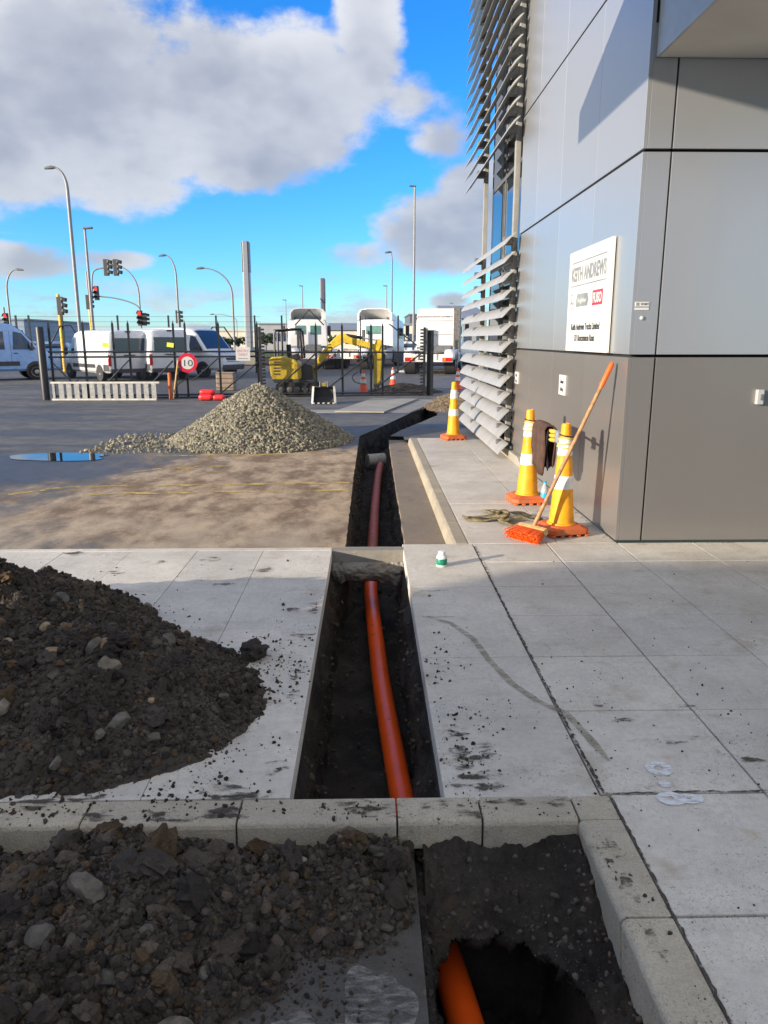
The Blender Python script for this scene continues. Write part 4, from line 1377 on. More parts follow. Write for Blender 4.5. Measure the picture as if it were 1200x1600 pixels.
for k, (cx_, cy_, rx_, ry_) in enumerate(spots):
    ry_ = min(ry_, 0.035) if 2.24 < cy_ < 2.39 else ry_
    if -0.29 < cx_ + rx_ and cx_ - rx_ < 0.268 and cy_ > 2.36:
        cx_ = -0.30 - rx_ if cx_ < 0 else 0.28 + rx_
    ph = [rgs.uniform(0, 6.28) for _ in range(4)]
    bb.add([(cx_ + rx_ * (1 + 0.3 * math.sin(3 * a + ph[0]) + 0.2 * math.sin(7 * a + ph[1])) * math.cos(a) * 0.75, cy_ + ry_ * (1 + 0.3 * math.sin(2 * a + ph[2]) + 0.2 * math.sin(5 * a + ph[3])) * math.sin(a) * 0.75, 0.0030 + 0.00002 * k) for a in np.linspace(0, 2 * math.pi, 24, endpoint=False)], [tuple(range(24))])
tag(stuff(bb.build('soil_smears', 'soilsmear', fix=False)), 'thin trodden soil smears on the slabs and kerb around the trench', 'soil smears')
# pale cement residue on the road by the pit
RES = (((0.03, 1.62, 0.09, 0.16), 'pale cement smear on the road right beside the sawn pit edge'), ((-0.16, 1.56, 0.10, 0.06), 'pale cement smear on the road, middle one of three'), ((-0.34, 1.47, 0.09, 0.05), 'pale cement smear on the road nearest the soil heap'))
for k, (a, lab) in enumerate(RES):
    tag(blob(a, Z_ROAD + 0.004 + 0.001 * k, 'cement_residue', 'pale', 40 + k, 0.35), lab, 'residue')
crumb_pts = []
n = 2600
rx_, ry_ = RNG.uniform(-0.75, 0.14, n), RNG.uniform(1.2, 2.1, n)
hz_ = h_front(rx_, ry_)
okk = (hz_ < 0.01) & (fbm(rx_, ry_, 7, 3, 55) > -0.12)
rx_, ry_ = rx_[okk], ry_[okk]
rs_ = 0.002 + 0.010 * RNG.random(len(rx_)) ** 4
V, Fc = rocks(np.stack([rx_, ry_, Z_ROAD + rs_ * 0.2], 1), rs_, 1, flat=0.6, seed=56)
tag(stuff(np_mesh('road_crumbs', V, Fc, 'soil_t', tint=tints(len(rx_), 12, SOILPAL, [4, 4, 2, 1, 4], 58))), 'fine soil crumbs strewn over the bare road beside the pit', 'soil crumbs')

# worn yellow parking lines, puddle, drain pavers
def line(a, b_, wd, z, mat='yline'):
    bb = MB()
    a, b_ = Vector((*a, 0)), Vector((*b_, 0))
    t = (b_ - a).normalized()
    s_ = Vector((-t.y, t.x, 0)) * wd / 2
    n = max(2, int((b_ - a).length / 0.3))
    bb.grid([[tuple((a + (b_ - a) * i / n + s_)[:2]) + (z,), tuple((a + (b_ - a) * i / n - s_)[:2]) + (z,)] for i in range(n + 1)])
    return bb


L0 = Z_YARD + 0.004
for k, (a, c, lab) in enumerate((
        ((-3.9, 8.02), (-3.45, 8.42), 'worn yellow line corner at the left end of the parking bay'),
        ((-3.45, 8.42), (-0.22, 8.62), 'long worn yellow line, farther of the bay pair'),
        ((-3.05, 8.02), (-0.22, 8.18), 'long worn yellow line, nearer of the bay pair'),
        ((-3.0, 10.75), (-0.25, 10.95), 'faint yellow line along the foot of the gravel heap'))):
    tag(line(a, c, 0.11, L0 + 0.0008 * k).build('yellow_line', 'yline', fix=False), lab, 'road marking')
for k, (a, c) in enumerate((((-3.0, 9.35), (-2.75, 9.62)), ((-2.75, 9.62), (-2.3, 9.65)), ((-2.55, 9.45), (-2.45, 9.85)), ((-2.35, 9.45), (-2.22, 9.9)), ((-2.2, 9.75), (-1.75, 9.86)))):
    tag(line(a, c, 0.085, L0 + 0.001 + 0.0008 * k).build('yellow_line', 'yline', fix=False), 'worn yellow ground lettering stroke in the mud, %s of five from the left' % ('first', 'second', 'third', 'fourth', 'last')[k], 'road marking', 'yellow ground lettering strokes')
q = blob((-4.42, 10.68, 0.74, 0.36), L0 + 0.004, 'puddle', 'water', 5, 0.16, 64)
tag(q, 'shallow puddle reflecting blue sky on the dark asphalt', 'puddle')
# ================================================================== PIPES
def spline(pts, n=10):
    P_ = [Vector(p) for p in pts]
    P_ = [P_[0] * 2 - P_[1]] + P_ + [P_[-1] * 2 - P_[-2]]
    o = []
    for i in range(1, len(P_) - 2):
        for k in range(n):
            t = k / n
            a, b_, c, d = P_[i - 1], P_[i], P_[i + 1], P_[i + 2]
            o.append(0.5 * ((2 * b_) + (c - a) * t + (2 * a - 5 * b_ + 4 * c - d) * t * t + (3 * b_ - a - 3 * c + d) * t ** 3))
    o.append(P_[-2])
    return o


b = MB()
b.tube(spline([(0.50, 0.6, -0.50), (0.375, 1.35, -0.50), (0.285, 2.02, -0.50), (0.215, 2.5, -0.50), (0.157, 3.03, -0.50), (0.086, 4.12, -0.50), (0.056, 4.79, -0.50), (0.017, 5.9, -0.50), (0.015, 6.25, -0.50)]), 0.057, 28)
q = b.build('drain_pipe', 'pipe', smooth=40)
tag(q, 'bright orange plastic drain pipe curving along the near trench', 'pipe')
b = MB()
b.tube(spline([(0.015, 6.2, -0.50), (0.036, 7.42, -0.48), (0.079, 9.24, -0.46), (0.15, 11.4, -0.44), (0.20, 12.1, -0.40)]), 0.056, 20)
q = b.build('drain_pipe', 'redpipe', smooth=40)
tag(q, 'dusty dull red drain pipe in the far stretch of trench', 'pipe')
b = MB()
Mx = Matrix.Rotation(R(90), 3, 'Y') @ Matrix.Identity(3)
Mx = Matrix.Rotation(R(22), 3, 'Z') @ Mx
b.lathe([(0.085, -0.15), (0.105, -0.15), (0.108, 0.15), (0.088, 0.15), (0.082, 0.0)], 24, (0.12, 12.35, -0.36), Mx)
q = b.build('cement_pipe', 'conpipe', smooth=40)
tag(q, 'short grey cement pipe stub lying across the end of the red pipe', 'pipe')

# ================================================================== TRAFFIC CONES
def tall_cone(label, loc, rz, strap=True):
    t = thing('traffic_cone', label, 'traffic cone', loc, rz, None)
    b = MB()
    k = 0.185
    o_ = [(-k, -k + 0.05), (-k + 0.05, -k), (k - 0.05, -k), (k, -k + 0.05), (k, k - 0.05), (k - 0.05, k), (-k + 0.05, k), (-k, k - 0.05)]
    b.prism(o_, lambda u, v, ww: (u, v, ww), 0.022, 0.062)
    o2 = [(x * 0.8, y * 0.8) for x, y in o_]
    n = 8
    b.add([(x, y, 0.062) for x, y in o_] + [(x * 0.72, y * 0.72, 0.085) for x, y in o_], [(i, (i + 1) % n, n + (i + 1) % n, n + i) for i in range(n)] + [tuple(range(n, 2 * n))])
    for i in range(-2, 3):
        for s_ in (-1, 1):
            b.box((i * 0.075, s_ * (k - 0.025), 0.0115), (0.035, 0.04, 0.023))
            b.box((s_ * (k - 0.025), i * 0.07, 0.0112), (0.04, 0.03, 0.0224))
    b.build('base', 'conebase', t, bevel=0.006)
    def rad(z):
        return 0.105 + (0.038 - 0.105) * (z - 0.085) / 0.835
    b = MB()
    pr_ = [(0.122, 0.083), (0.118, 0.095), (rad(0.10), 0.10)]
    pr_ += [(rad(z), z) for z in np.linspace(0.12, 0.90, 14)] + [(0.040, 0.905), (0.036, 0.922), (0.024, 0.928), (0.022, 0.90)]
    b.lathe(pr_, 28)
    body = b.build('cone_body', 'coney', t, smooth=40)
    for (z0, z1) in ((0.385, 0.495), (0.665, 0.80)):
        b = MB()
        b.lathe([(rad(z0) + 0.002, z0), (rad(z0) + 0.003, z0 + 0.004), (rad(z1) + 0.003, z1 - 0.004), (rad(z1) + 0.002, z1)], 28)
        b.build('reflective_band', 'band', t, smooth=40)
    if strap:
        for i, z in enumerate((0.735, 0.765, 0.80, 0.825)):
            b = MB()
            r_ = rad(z) + 0.007
            pts_ = [(r_ * math.cos(a) * (1 + 0.08 * math.sin(3 * a + i)), r_ * math.sin(a) * (1 + 0.06 * math.cos(2 * a + i)), z + 0.010 * math.sin(a + i * 1.7)) for a in np.linspace(0, 2 * math.pi, 25)]
            b.tube(pts_, 0.0065, 6)
            b.build('tape_coil', 'tape' if i < 3 else 'black', t, smooth=60)
    return t


c1 = gnd(876, 832)
c2 = gnd(823, 784)
c3 = gnd(708, 686)
tall_cone('tall yellow traffic cone nearest the wall corner with the broom leaning across it', c1, R(14))
tall_cone('tall yellow traffic cone behind the broom cone with brown cloth hanging beside it', c2, R(4))
tall_cone('tall yellow traffic cone standing alone at the far end of the footpath', c3, R(10), strap=False)


def short_cone(label, loc):
    t = thing('traffic_cone', label, 'traffic cone', loc, R(20), None)
    MB().box((0, 0, 0.02), (0.36, 0.36, 0.04)).build('base', 'coner', t, bevel=0.01)
    b = MB()
    b.lathe([(0.14, 0.04), (0.125, 0.06), (0.03, 0.70), (0.018, 0.705)], 20)
    b.build('cone_body', 'coner', t, smooth=40)
    for z0, z1 in ((0.30, 0.42), (0.50, 0.60)):
        rr = lambda z: 0.125 - 0.095 * (z - 0.06) / 0.64 + 0.004
        b = MB()
        b.lathe([(rr(z0), z0), (rr(z1), z1)], 20)
        b.build('reflective_band', 'band', t, smooth=40)
    return t


g1 = gnd(568, 614, Z_YARD)
short_cone('red-orange traffic cone behind the gate beside the digger arm', g1)
g2 = gnd(614, 606, Z_YARD)
short_cone('red-orange traffic cone beyond the gate at the edge of the soil mound', g2)
g3 = gnd(715, 609, Z_YARD)
short_cone('red-orange traffic cone right of the gate post near the louvres', g3)

# ------------------------------------------------------------------ broom
T_ = Vector((1.945, 6.03, 1.42))
B_ = gnd(832, 826, 0.08)
t = thing('broom', 'wooden handled broom with orange bristles leaning on the bronze wall', 'broom', (B_.x, B_.y, 0))
Lc = lambda p: Vector(p) - Vector((B_.x, B_.y, 0))
dr_ = (T_ - B_).normalized()
b = MB()
b.tube([Lc(B_ - dr_ * 0.03), Lc(B_ + dr_ * 0.6), Lc(T_ - dr_ * 0.2)], [0.0165, 0.016, 0.0155], 14)
b.build('handle', 'wood', t, smooth=40)
b = MB()
b.tube([Lc(T_ - dr_ * 0.215), Lc(T_ - dr_ * 0.20), Lc(T_ - dr_ * 0.03), Lc(T_ - dr_ * 0.012), Lc(T_)], [0.017, 0.021, 0.02, 0.017, 0.011], 14)
b.build('grip', 'orange', t, smooth=40)
hp = Lc(B_)
head_x = Vector((-0.62, -0.62, 0)).normalized()
ax = Vector((0.62, -0.78, 0)).normalized()        # long axis of the head on the ground
dn = Vector((-0.78, -0.62, -0.30)).normalized()   # bristles point out towards the viewer's left
up_ = ax.cross(dn).normalized()
Mh = Matrix((ax, dn, up_)).transposed()
cen = Vector((hp.x, hp.y, 0.075))
b = MB()
b.box(cen, (0.285, 0.05, 0.06), Mh)
b.build('head_block', 'palewood', t, bevel=0.008)
b = MB()
b.box(cen - dn * 0.026 + ax * 0.0, (0.08, 0.05, 0.05), Mh)
b.build('socket', 'orange', t, bevel=0.012)
rows = 16
b = MB()
rg = random.Random(5)
for i in range(22):
    for j in range(5):
        o_ = cen + ax * (-0.132 + 0.264 * i / 21) + up_ * (-0.024 + 0.012 * j) + dn * 0.02
        sp = ax * ((i - 10.5) / 10.5 * 0.030 + rg.uniform(-0.006, 0.006)) + up_ * ((j - 2) * 0.010 + rg.uniform(-0.004, 0.004))
        e_ = o_ + dn * (0.135 + rg.uniform(-0.01, 0.01)) + sp
        e_.z = max(e_.z, 0.004)
        b.tube([o_, (o_ + e_) / 2 + sp * 0.1, e_], [0.0035, 0.0045, 0.005], 5)
stuff(b.build('bristles', 'orange', t))

# ------------------------------------------------------------------ things by the cones
# pole across the cone tops carrying the brown cloth and the gloves
pa, pb = Vector((c2.x + 0.03, c2.y, 0.80)), Vector((c1.x - 0.0, c1.y, 0.79))
b = MB()
b.tube([pa, pa * 0.5 + pb * 0.5 + Vector((0, 0, 0.015)), pb], 0.012, 8)
q = b.build('cross_bar', 'conebase', smooth=40)
tag(q, 'thin bar spanning the tops of two yellow cones under the cloth', 'bar')
cen = pa * 0.62 + pb * 0.38
axd = (pb - pa).normalized()
side = Vector((axd.y, -axd.x, 0))
side = -side if side.x > 0 else side              # towards the footpath (-X)
rows = []
prof = [(0.035, -0.40), (0.045, -0.30), (0.05, -0.18), (0.05, -0.07), (0.043, 0.0), (0.025, 0.028), (0.0, 0.036), (-0.025, 0.028), (-0.045, 0.0), (-0.055, -0.08), (-0.055, -0.18), (-0.05, -0.28), (-0.045, -0.36)]
for k in range(15):
    s_ = -0.22 + 0.46 * k / 14
    r_ = []
    for i, (o_, dz_) in enumerate(prof):
        wv = 0.016 * math.sin(s_ * 38 + i * 0.5) * min(1, abs(dz_) * 6) + 0.008 * math.sin(s_ * 90 + i)
        lg = 1.0 + 0.08 * math.sin(s_ * 14 + (0 if o_ > 0 else 2))
        r_.append(cen + axd * s_ + side * (o_ + wv) + Vector((0, 0, dz_ * lg + 0.012)))
    rows.append(r_)
b = MB()
b.grid(rows)
jk = b.build('draped_jacket', 'cloth', smooth=70, fix=False)
tag(jk, 'dark brown jacket draped between the two yellow cones', 'jacket')
m_ = jk.modifiers.new('thick', 'SOLIDIFY')
m_.thickness = 0.012
b = MB()
rows = []
for k in range(9):
    s_ = 0.10 + 0.14 * k / 8
    rows.append([cen + axd * (s_ + 0.01 * math.sin(i)) + side * (0.025 + 0.014 * math.sin(k * 1.6 + i * 0.7)) + Vector((0, 0, 0.01 - 0.33 * i / 8 * (1 + 0.1 * math.sin(k)))) for i in range(9)])
b.grid(rows)
jl = b.build('lining', 'navy', jk, smooth=70, fix=False)
m_ = jl.modifiers.new('thick', 'SOLIDIFY')
m_.thickness = 0.012
gv = thing('work_gloves', 'grey work gloves with yellow fingertips hung beside the brown jacket', 'gloves', pb - axd * 0.17 + side * 0.03)
b = MB()
b.box((0.02, 0.03, -0.005), (0.05, 0.09, 0.10))
b.build('cuff', 'glovegrey', gv, bevel=0.018, seg=3)
for i in range(3):
    z_ = 0.035 - 0.037 * i
    base_ = Vector((0.03, 0.02, z_))
    tip = Vector((-0.035, 0.075, z_ + 0.008))
    b = MB()
    b.tube([base_, base_ * 0.45 + tip * 0.55], [0.017, 0.016], 10)
    f_ = b.build('finger', 'glovegrey', gv, smooth=60)
    b = MB()
    b.tube([base_ * 0.5 + tip * 0.5, tip, tip + (tip - base_).normalized() * 0.014], [0.0175, 0.017, 0.008], 10)
    b.build('fingertip', 'glovey', f_, smooth=60)

# sling of canvas webbing on the slab
sl = thing('webbing_sling', 'muddy olive canvas lifting sling lying in loops on the footpath', 'sling', gnd(775, 812))
def strap(pts, wd=0.026):
    pl = spline([(x, y, z) for x, y, z in pts], 8)
    rows = []
    for i, p in enumerate(pl):
        t_ = (pl[min(i + 1, len(pl) - 1)] - pl[max(i - 1, 0)]).normalized()
        tilt = 0.22 * math.sin(i * 0.35)
        s_ = (t_.cross(Vector((0, 0, 1))).normalized() * math.cos(tilt) + Vector((0, 0, 1)) * math.sin(tilt)) * wd
        z_ = max(p.z, 0.006)
        p = Vector((p.x, p.y, z_ + abs(s_.z)))
        rows.append([p - s_, p + s_])
    bb = MB()
    bb.grid(rows)
    o = bb.build('strap', 'canvas', sl, smooth=70, fix=False)
    m = o.modifiers.new('thick', 'SOLIDIFY')
    m.thickness = 0.006
    return o
strap([(0.10, 0.02, 0.03), (-0.06, 0.05, 0.02), (-0.22, 0.06, 0.01), (-0.27, 0.01, 0.02), (-0.18, -0.05, 0.01), (-0.03, -0.06, 0.02), (0.06, -0.02, 0.04)], 0.042)
strap([(0.05, 0.0, 0.03), (0.02, 0.12, 0.03), (-0.06, 0.24, 0.03), (0.02, 0.30, 0.02), (0.10, 0.20, 0.03), (0.08, 0.05, 0.05), (0.03, -0.08, 0.03), (0.05, -0.18, 0.02)], 0.036)
strap([(0.03, 0.0, 0.05), (0.15, 0.05, 0.05), (0.28, 0.06, 0.03), (0.38, -0.02, 0.02), (0.33, -0.10, 0.02), (0.22, -0.06, 0.04), (0.10, -0.10, 0.03), (0.04, -0.17, 0.02), (0.12, -0.24, 0.015)], 0.038)
b = MB()
b.tube(spline([(0.0, -0.03, 0.05), (0.05, 0.03, 0.07), (0.11, 0.0, 0.06), (0.08, -0.06, 0.05), (0.0, -0.04, 0.04)], 8), 0.016, 8)
b.build('knot', 'canvas', sl, smooth=60)

# bottles
wb = gnd(850, 788)
t = thing('water_bottle', 'clear plastic water bottle with blue label between the yellow cones', 'bottle', wb)
b = MB()
b.lathe([(0.030, 0.0), (0.036, 0.01), (0.037, 0.06), (0.035, 0.065), (0.037, 0.13), (0.034, 0.16), (0.018, 0.20), (0.014, 0.205), (0.014, 0.215)], 20)
b.build('bottle_body', 'clear', t, smooth=50)
b = MB()
b.lathe([(0.0378, 0.045), (0.0385, 0.047), (0.0385, 0.118), (0.0378, 0.12)], 20)
b.build('label_wrap', 'bluelabel', t, smooth=50)
b = MB()
b.lathe([(0.016, 0.212), (0.016, 0.23), (0.012, 0.232)], 16)
b.build('cap', 'bluelabel', t, smooth=50)
t = thing('glue_tub', 'small white screw-top bottle with green label standing on the slab', 'bottle', gnd(690, 884))
b = MB()
b.lathe([(0.036, 0.0), (0.039, 0.005), (0.039, 0.066), (0.034, 0.080), (0.022, 0.086), (0.022, 0.09)], 24)
b.build('bottle_body', 'plasticw', t, smooth=50)
b = MB()
b.lathe([(0.0393, 0.013), (0.0398, 0.014), (0.0398, 0.058), (0.0393, 0.059)], 24)
b.build('label_wrap', 'greenlabel', t, smooth=50)
b = MB()
b.lathe([(0.025, 0.085), (0.026, 0.088), (0.026, 0.108), (0.023, 0.112), (0.0, 0.112)], 24)
b.build('cap', 'plasticw', t, smooth=50)

# ------------------------------------------------------------------ signs on the building
sg = thing('building_sign', 'white company sign board with grey lettering and red logo on the silver wall', 'sign', (XA, 7.55, 1.49))
b = MB()
b.box((-0.022, -0.645, 0.455), (0.026, 1.29, 0.91))
b.build('board', 'signwhite', sg, bevel=0.002)
XS = -0.0365
def sgbar(y0, y1, z, hgt, mat, name='rule'):
    bb = MB()
    bb.box((XS, -(y0 + y1) / 2, z), (0.003, abs(y1 - y0), hgt))
    return bb.build(name, mat, sg)
tx = dict(xdir=(0, -1, 0), ydir=(0, 0, 1))
sgbar(0.10, 1.17, 0.805, 0.010, 'signgrey')
sgbar(0.10, 1.17, 0.595, 0.010, 'signgrey')
text_mesh('KEITH ANDREWS', 0.17, 'lettering', 'signgrey', sg, (XS, -0.10, 0.640), width=1.07, bold=0.006, **tx)
text_mesh('Keith Andrews Trucks Limited', 0.082, 'lettering', 'signdark', sg, (XS, -0.17, 0.195), width=0.90, bold=0.002, **tx)
text_mesh('131 Roscommon Road', 0.082, 'lettering', 'signdark', sg, (XS, -0.29, 0.095), width=0.64, bold=0.002, **tx)
bb = MB()                                             # star in a ring
cy_, cz_ = -0.145, 0.455
n = 32
vs = []
for k in range(n):
    a = 2 * math.pi * k / n
    vs += [(XS - 0.001, cy_ + 0.070 * math.cos(a), cz_ + 0.070 * math.sin(a)), (XS - 0.001, cy_ + 0.063 * math.cos(a), cz_ + 0.063 * math.sin(a))]
bb.add(vs, [(2 * k, 2 * ((k + 1) % n), 2 * ((k + 1) % n) + 1, 2 * k + 1) for k in range(n)])
for k in range(3):
    a = R(90 + 120 * k)
    bb.add([(XS - 0.001, cy_ + 0.065 * math.cos(a), cz_ + 0.065 * math.sin(a)), (XS - 0.001, cy_ + 0.012 * math.cos(a + 1.05), cz_ + 0.012 * math.sin(a + 1.05)), (XS - 0.001, cy_ + 0.012 * math.cos(a - 1.05), cz_ + 0.012 * math.sin(a - 1.05))], [(0, 1, 2)])
bb.build('star_emblem', 'signgrey', sg)
bb = MB()                                             # grey lozenge badge
bb.prism([(-0.20, -0.055), (0.16, -0.055), (0.20, 0.0), (0.16, 0.055), (-0.16, 0.06), (-0.20, 0.0)], lambda u, v, ww: (ww, -0.50 - u, 0.46 + v), XS - 0.002, XS + 0.001)
lz = bb.build('badge', 'signgrey', sg)
text_mesh('Freightliner', 0.06, 'badge_lettering', 'signwhite', lz, (XS - 0.003, -0.36, 0.438), width=0.28, **tx)
bb = MB()
bb.box((XS, -0.965, 0.46), (0.003, 0.29, 0.125))
rd = bb.build('red_logo', 'signred', sg)
text_mesh('FUSO', 0.115, 'logo_lettering', 'signwhite', rd, (XS - 0.002, -0.84, 0.42), width=0.25, bold=0.004, **tx)
for (yy, zz, ww_, hh_, l1, l2, lab) in ((10.10, 1.10, 0.20, 0.155, 'Staff', 'Only', 'small white parking plate on the bronze wall next to the louvres'), (7.70, 1.145, 0.24, 0.20, 'Customer', 'Parking', 'small white parking plate on the bronze wall below the company sign')):
    t = thing('parking_plate', lab, 'sign', (XA, yy, zz))
    MB().box((-0.008, 0, 0), (0.014, ww_, hh_)).build('plate', 'signwhite', t, bevel=0.001)
    text_mesh(l1, 0.06, 'lettering', 'signdark', t, (-0.0165, ww_ * 0.3, 0.015), width=ww_ * 0.6, **tx)
    text_mesh(l2, 0.06, 'lettering', 'signdark', t, (-0.0165, ww_ * 0.26, -0.06), width=ww_ * 0.5, **tx)
tb = dict(xdir=(1, 0, 0), ydir=(0, 0, 1))
t = thing('alarm_plate', 'small two-strip label plate on the corner panel above the round fixing', 'sign', (2.066, YB, 1.845))
MB().box((0, -0.003, 0.012), (0.105, 0.006, 0.034)).build('plate', 'signwhite', t)
MB().box((0, -0.003, -0.022), (0.105, 0.006, 0.016)).build('plate', 'signwhite', t)
text_mesh('SECURITY', 0.024, 'lettering', 'signgrey', t, (-0.012, -0.0075, 0.005), width=0.058, **tb)
MB().box((-0.035, -0.0068, 0.012), (0.022, 0.002, 0.022)).build('symbol', 'signgrey', t)
b = MB()
b.lathe([(0.016, 0.0), (0.016, 0.008), (0.010, 0.014), (0.0, 0.015)], 16, M=Matrix.Rotation(R(90), 3, 'X'))
q = b.build('fixing_cap', 'fascia', smooth=40)
q.location = (2.073, YB, 1.756)
tag(q, 'small round silver cap fixed on the corner panel', 'cap')
t = thing('wall_lock_box', 'small silver lock box on the bronze front wall', 'lock box', (3.03, YB, 1.164))
MB().box((0, -0.02, 0), (0.055, 0.04, 0.115)).build('case', 'fascia', t, bevel=0.006)
MB().box((0.008, -0.046, 0.0), (0.025, 0.012, 0.045)).build('latch', 'darkmetal', t, bevel=0.003)

# ================================================================== GATE AREA
GZ = Z_YARD
GA = math.atan(0.134)


def gate_y(px):
    d = pix_dir(px, 560)
    k = d.x / d.y
    return 22.366 / (1 - 0.134 * k)


G0 = at(75, 560, gate_y(75))


def gx(px):
    """distance along the gate line from its left end"""
    p = at(px, 560, gate_y(px))
    return math.hypot(p.x - G0.x, p.y - G0.y)


def leaf(label, p0, p1, ups, diags, rails, top=2.06):
    t = thing('sliding_gate', label, 'gate', (G0.x, G0.y, GZ), GA)
    a, c = gx(p0), gx(p1)
    for z in rails:
        b = MB()
        b.tube([(a, 0, z), (c, 0, z)], 0.026, 8)
        b.build('rail', 'black', t, smooth=40)
    for p in ups:
        x = gx(p)
        b = MB()
        b.box((x, 0.03, top / 2 + 0.02), (0.058, 0.045, top - 0.04))
        b.add([(x - 0.022, 0.008, top), (x + 0.022, 0.008, top), (x + 0.022, 0.052, top), (x - 0.022, 0.052, top), (x, 0.03, top + 0.10)], [(0, 1, 4), (1, 2, 4), (2, 3, 4), (3, 0, 4)])
        b.build('upright', 'black', t)
    for (pa_, za, pb_, zb_) in diags:
        b = MB()
        b.tube([(gx(pa_), -0.03, za), (gx(pb_), -0.03, zb_)], 0.021, 8)
        b.build('brace', 'black', t, smooth=40)
    b = MB()
    zt, z0 = rails[0], rails[-1]
    h = zt - z0
    step = 0.075
    n = int((c - a + h) / step)
    for i in range(n):
        x = a + i * step - h
        for sgn in (1, -1):
            xa, xb = (x, x + h) if sgn > 0 else (x + h, x)
            za, zb_ = z0, zt
            pts_ = [(xa, za), (xb, zb_)]
            (x1, y1), (x2, y2) = pts_
            lo, hi = max(a, min(x1, x2)), min(c, max(x1, x2))
            if hi - lo < 0.05:
                continue
            f = lambda xx: y1 + (y2 - y1) * (xx - x1) / (x2 - x1)
            b.tube([(lo, 0.0 + 0.004 * sgn, f(lo)), (hi, 0.004 * sgn, f(hi))], 0.003, 3, cap=False)
    stuff(b.build('chain_mesh', 'black', t, fix=False))
    return t


leaf('long black mesh sliding gate, left leaf in front of the vans', 76, 405, (80, 133, 179, 203, 273, 291, 343, 403),
     ((82, 1.0, 128, 0.12), (120, 0.55, 100, 0.3), (203, 1.1, 150, 0.2), (225, 0.25, 270, 1.05), (273, 0.35, 291, 0.6), (341, 1.12, 300, 0.5), (344, 0.15, 403, 1.0)), (1.30, 1.16, 0.10, 0.02))
leaf('black mesh sliding gate, right leaf in front of the digger', 411, 662, (494, 535, 580, 598),
     ((424, 0.15, 494, 1.25), (512, 0.25, 580, 1.22), (585, 0.22, 660, 1.26)), (1.27, 0.10, 0.02), top=2.02)
for (p, lab) in ((407, 'electric fence post with rows of insulators between the two gate leaves'), (663, 'electric fence post with rows of insulators beside the right gate post')):
    t = thing('insulator_post', lab, 'fence post', at(p, 560, gate_y(p) - 0.12) * 1.0)
    t.location.z = GZ
    MB().box((0, 0, 0.99), (0.07, 0.07, 1.98)).build('post', 'black', t)
    b = MB()
    for k in range(20):
        z = 0.12 + k * 0.094
        b.lathe([(0.014, 0), (0.028, 0.01), (0.028, 0.04), (0.014, 0.05), (0.030, 0.06), (0.02, 0.09)], 8, (-0.04 if p > 500 else 0.04, -0.02, z), Matrix.Rotation(R(-90 if p > 500 else 90), 3, 'Y'))
    b.build('insulators', 'black', t, smooth=40)
q = MB().box((0, 0, 0.95), (0.19, 0.19, 1.90)).build('gate_post', 'black', bevel=0.01)
q.location = at(672, 560, gate_y(672))
q.location.z = GZ
tag(q, 'square black steel gate post at the right end of the gate', 'post')
q = MB().lathe([(0.105, 0), (0.105, 1.93), (0.09, 1.97), (0.02, 1.98)], 18).build('gate_post', 'black', smooth=40)
q.location = at(66, 560, gate_y(66))
q.location.z = GZ
tag(q, 'round black gate post beside the shade-tinted van', 'post')

# back fence with tall posts
t = thing('security_fence', 'tall thin black wire fence line behind the parked vans', 'fence', (0, 37.5, GZ))
for p in (28, 48, 100, 186, 265, 339, 399, 441, 563, 622):
    x = at(p, 530, 37.5).x
    MB().box((x, 0, 1.38), (0.075, 0.075, 2.76)).build('post', 'black', t)
for k in range(6):
    b = MB()
    b.tube([(-23, 0, 1.5 + 0.24 * k), (-5.2, 0, 1.5 + 0.24 * k)], 0.006, 4)
    b.build('wire', 'black', t)
for pts_ in ([(316, 535), (332, 511), (350, 511), (371, 541)], [(78, 540), (94, 509), (110, 508), (119, 522)], [(461, 508), (483, 484), (506, 508)], [(608, 506), (652, 540)]):
    b = MB()
    b.tube([tuple(at(px, py, 37.4) - Vector((0, 37.5, GZ))) for px, py in pts_], 0.035, 6)
    b.build('brace', 'black', t, smooth=40)

# loading ramp on its side against the gate
r0, r1 = gnd(82, 626, GZ), gnd(244, 626, GZ)
t = thing('loading_ramp', 'pale aluminium loading ramp with many rungs standing on edge against the gate', 'ramp', (r0.x, r0.y, GZ))
LR = (r1 - r0).length
for z in (0.03, 0.485):
    MB().box((LR / 2 + (0.05 if z > 0.3 else 0), 0, z), (LR + (0.1 if z > 0.3 else 0), 0.07, 0.05)).build('rail', 'galv', t, bevel=0.004)
for k in range(14):
    MB().box((0.06 + k * (LR - 0.12) / 13, 0.0, 0.257), (0.125 if k else 0.06, 0.055, 0.405), Matrix.Rotation(R(12), 3, 'Z')).build('rung', 'galv', t)

# signs on the gate
def gpt(px, py, off=-0.09):
    p = at(px, py, gate_y(px) + off)
    return p


p = gpt(293, 567)
t = thing('speed_sign', 'round red-ringed speed sign reading 10 hung on the gate', 'sign', p, GA)
Mr = Matrix.Rotation(R(90), 3, 'X')
MB().lathe([(0.27, 0), (0.27, 0.012)], 36, M=Mr).build('disc', 'signred', t)
MB().lathe([(0.175, 0.0125), (0.175, 0.015)], 36, M=Mr).build('face', 'signwhite', t)
text_mesh('10', 0.25, 'numerals', 'signdark', t, (0, -0.017, -0.09), (1, 0, 0), (0, 0, 1), width=0.24, align='CENTER')
p = gpt(379.5, 553)
t = thing('entry_sign', 'square white sign with red lettering hung on the gate by the pylon', 'sign', p, GA)
MB().box((0, 0, 0), (0.40, 0.008, 0.38)).build('board', 'signwhite', t)
text_mesh('ENTRY', 0.10, 'lettering', 'signpink', t, (0, -0.006, 0.05), (1, 0, 0), (0, 0, 1), width=0.32, align='CENTER')
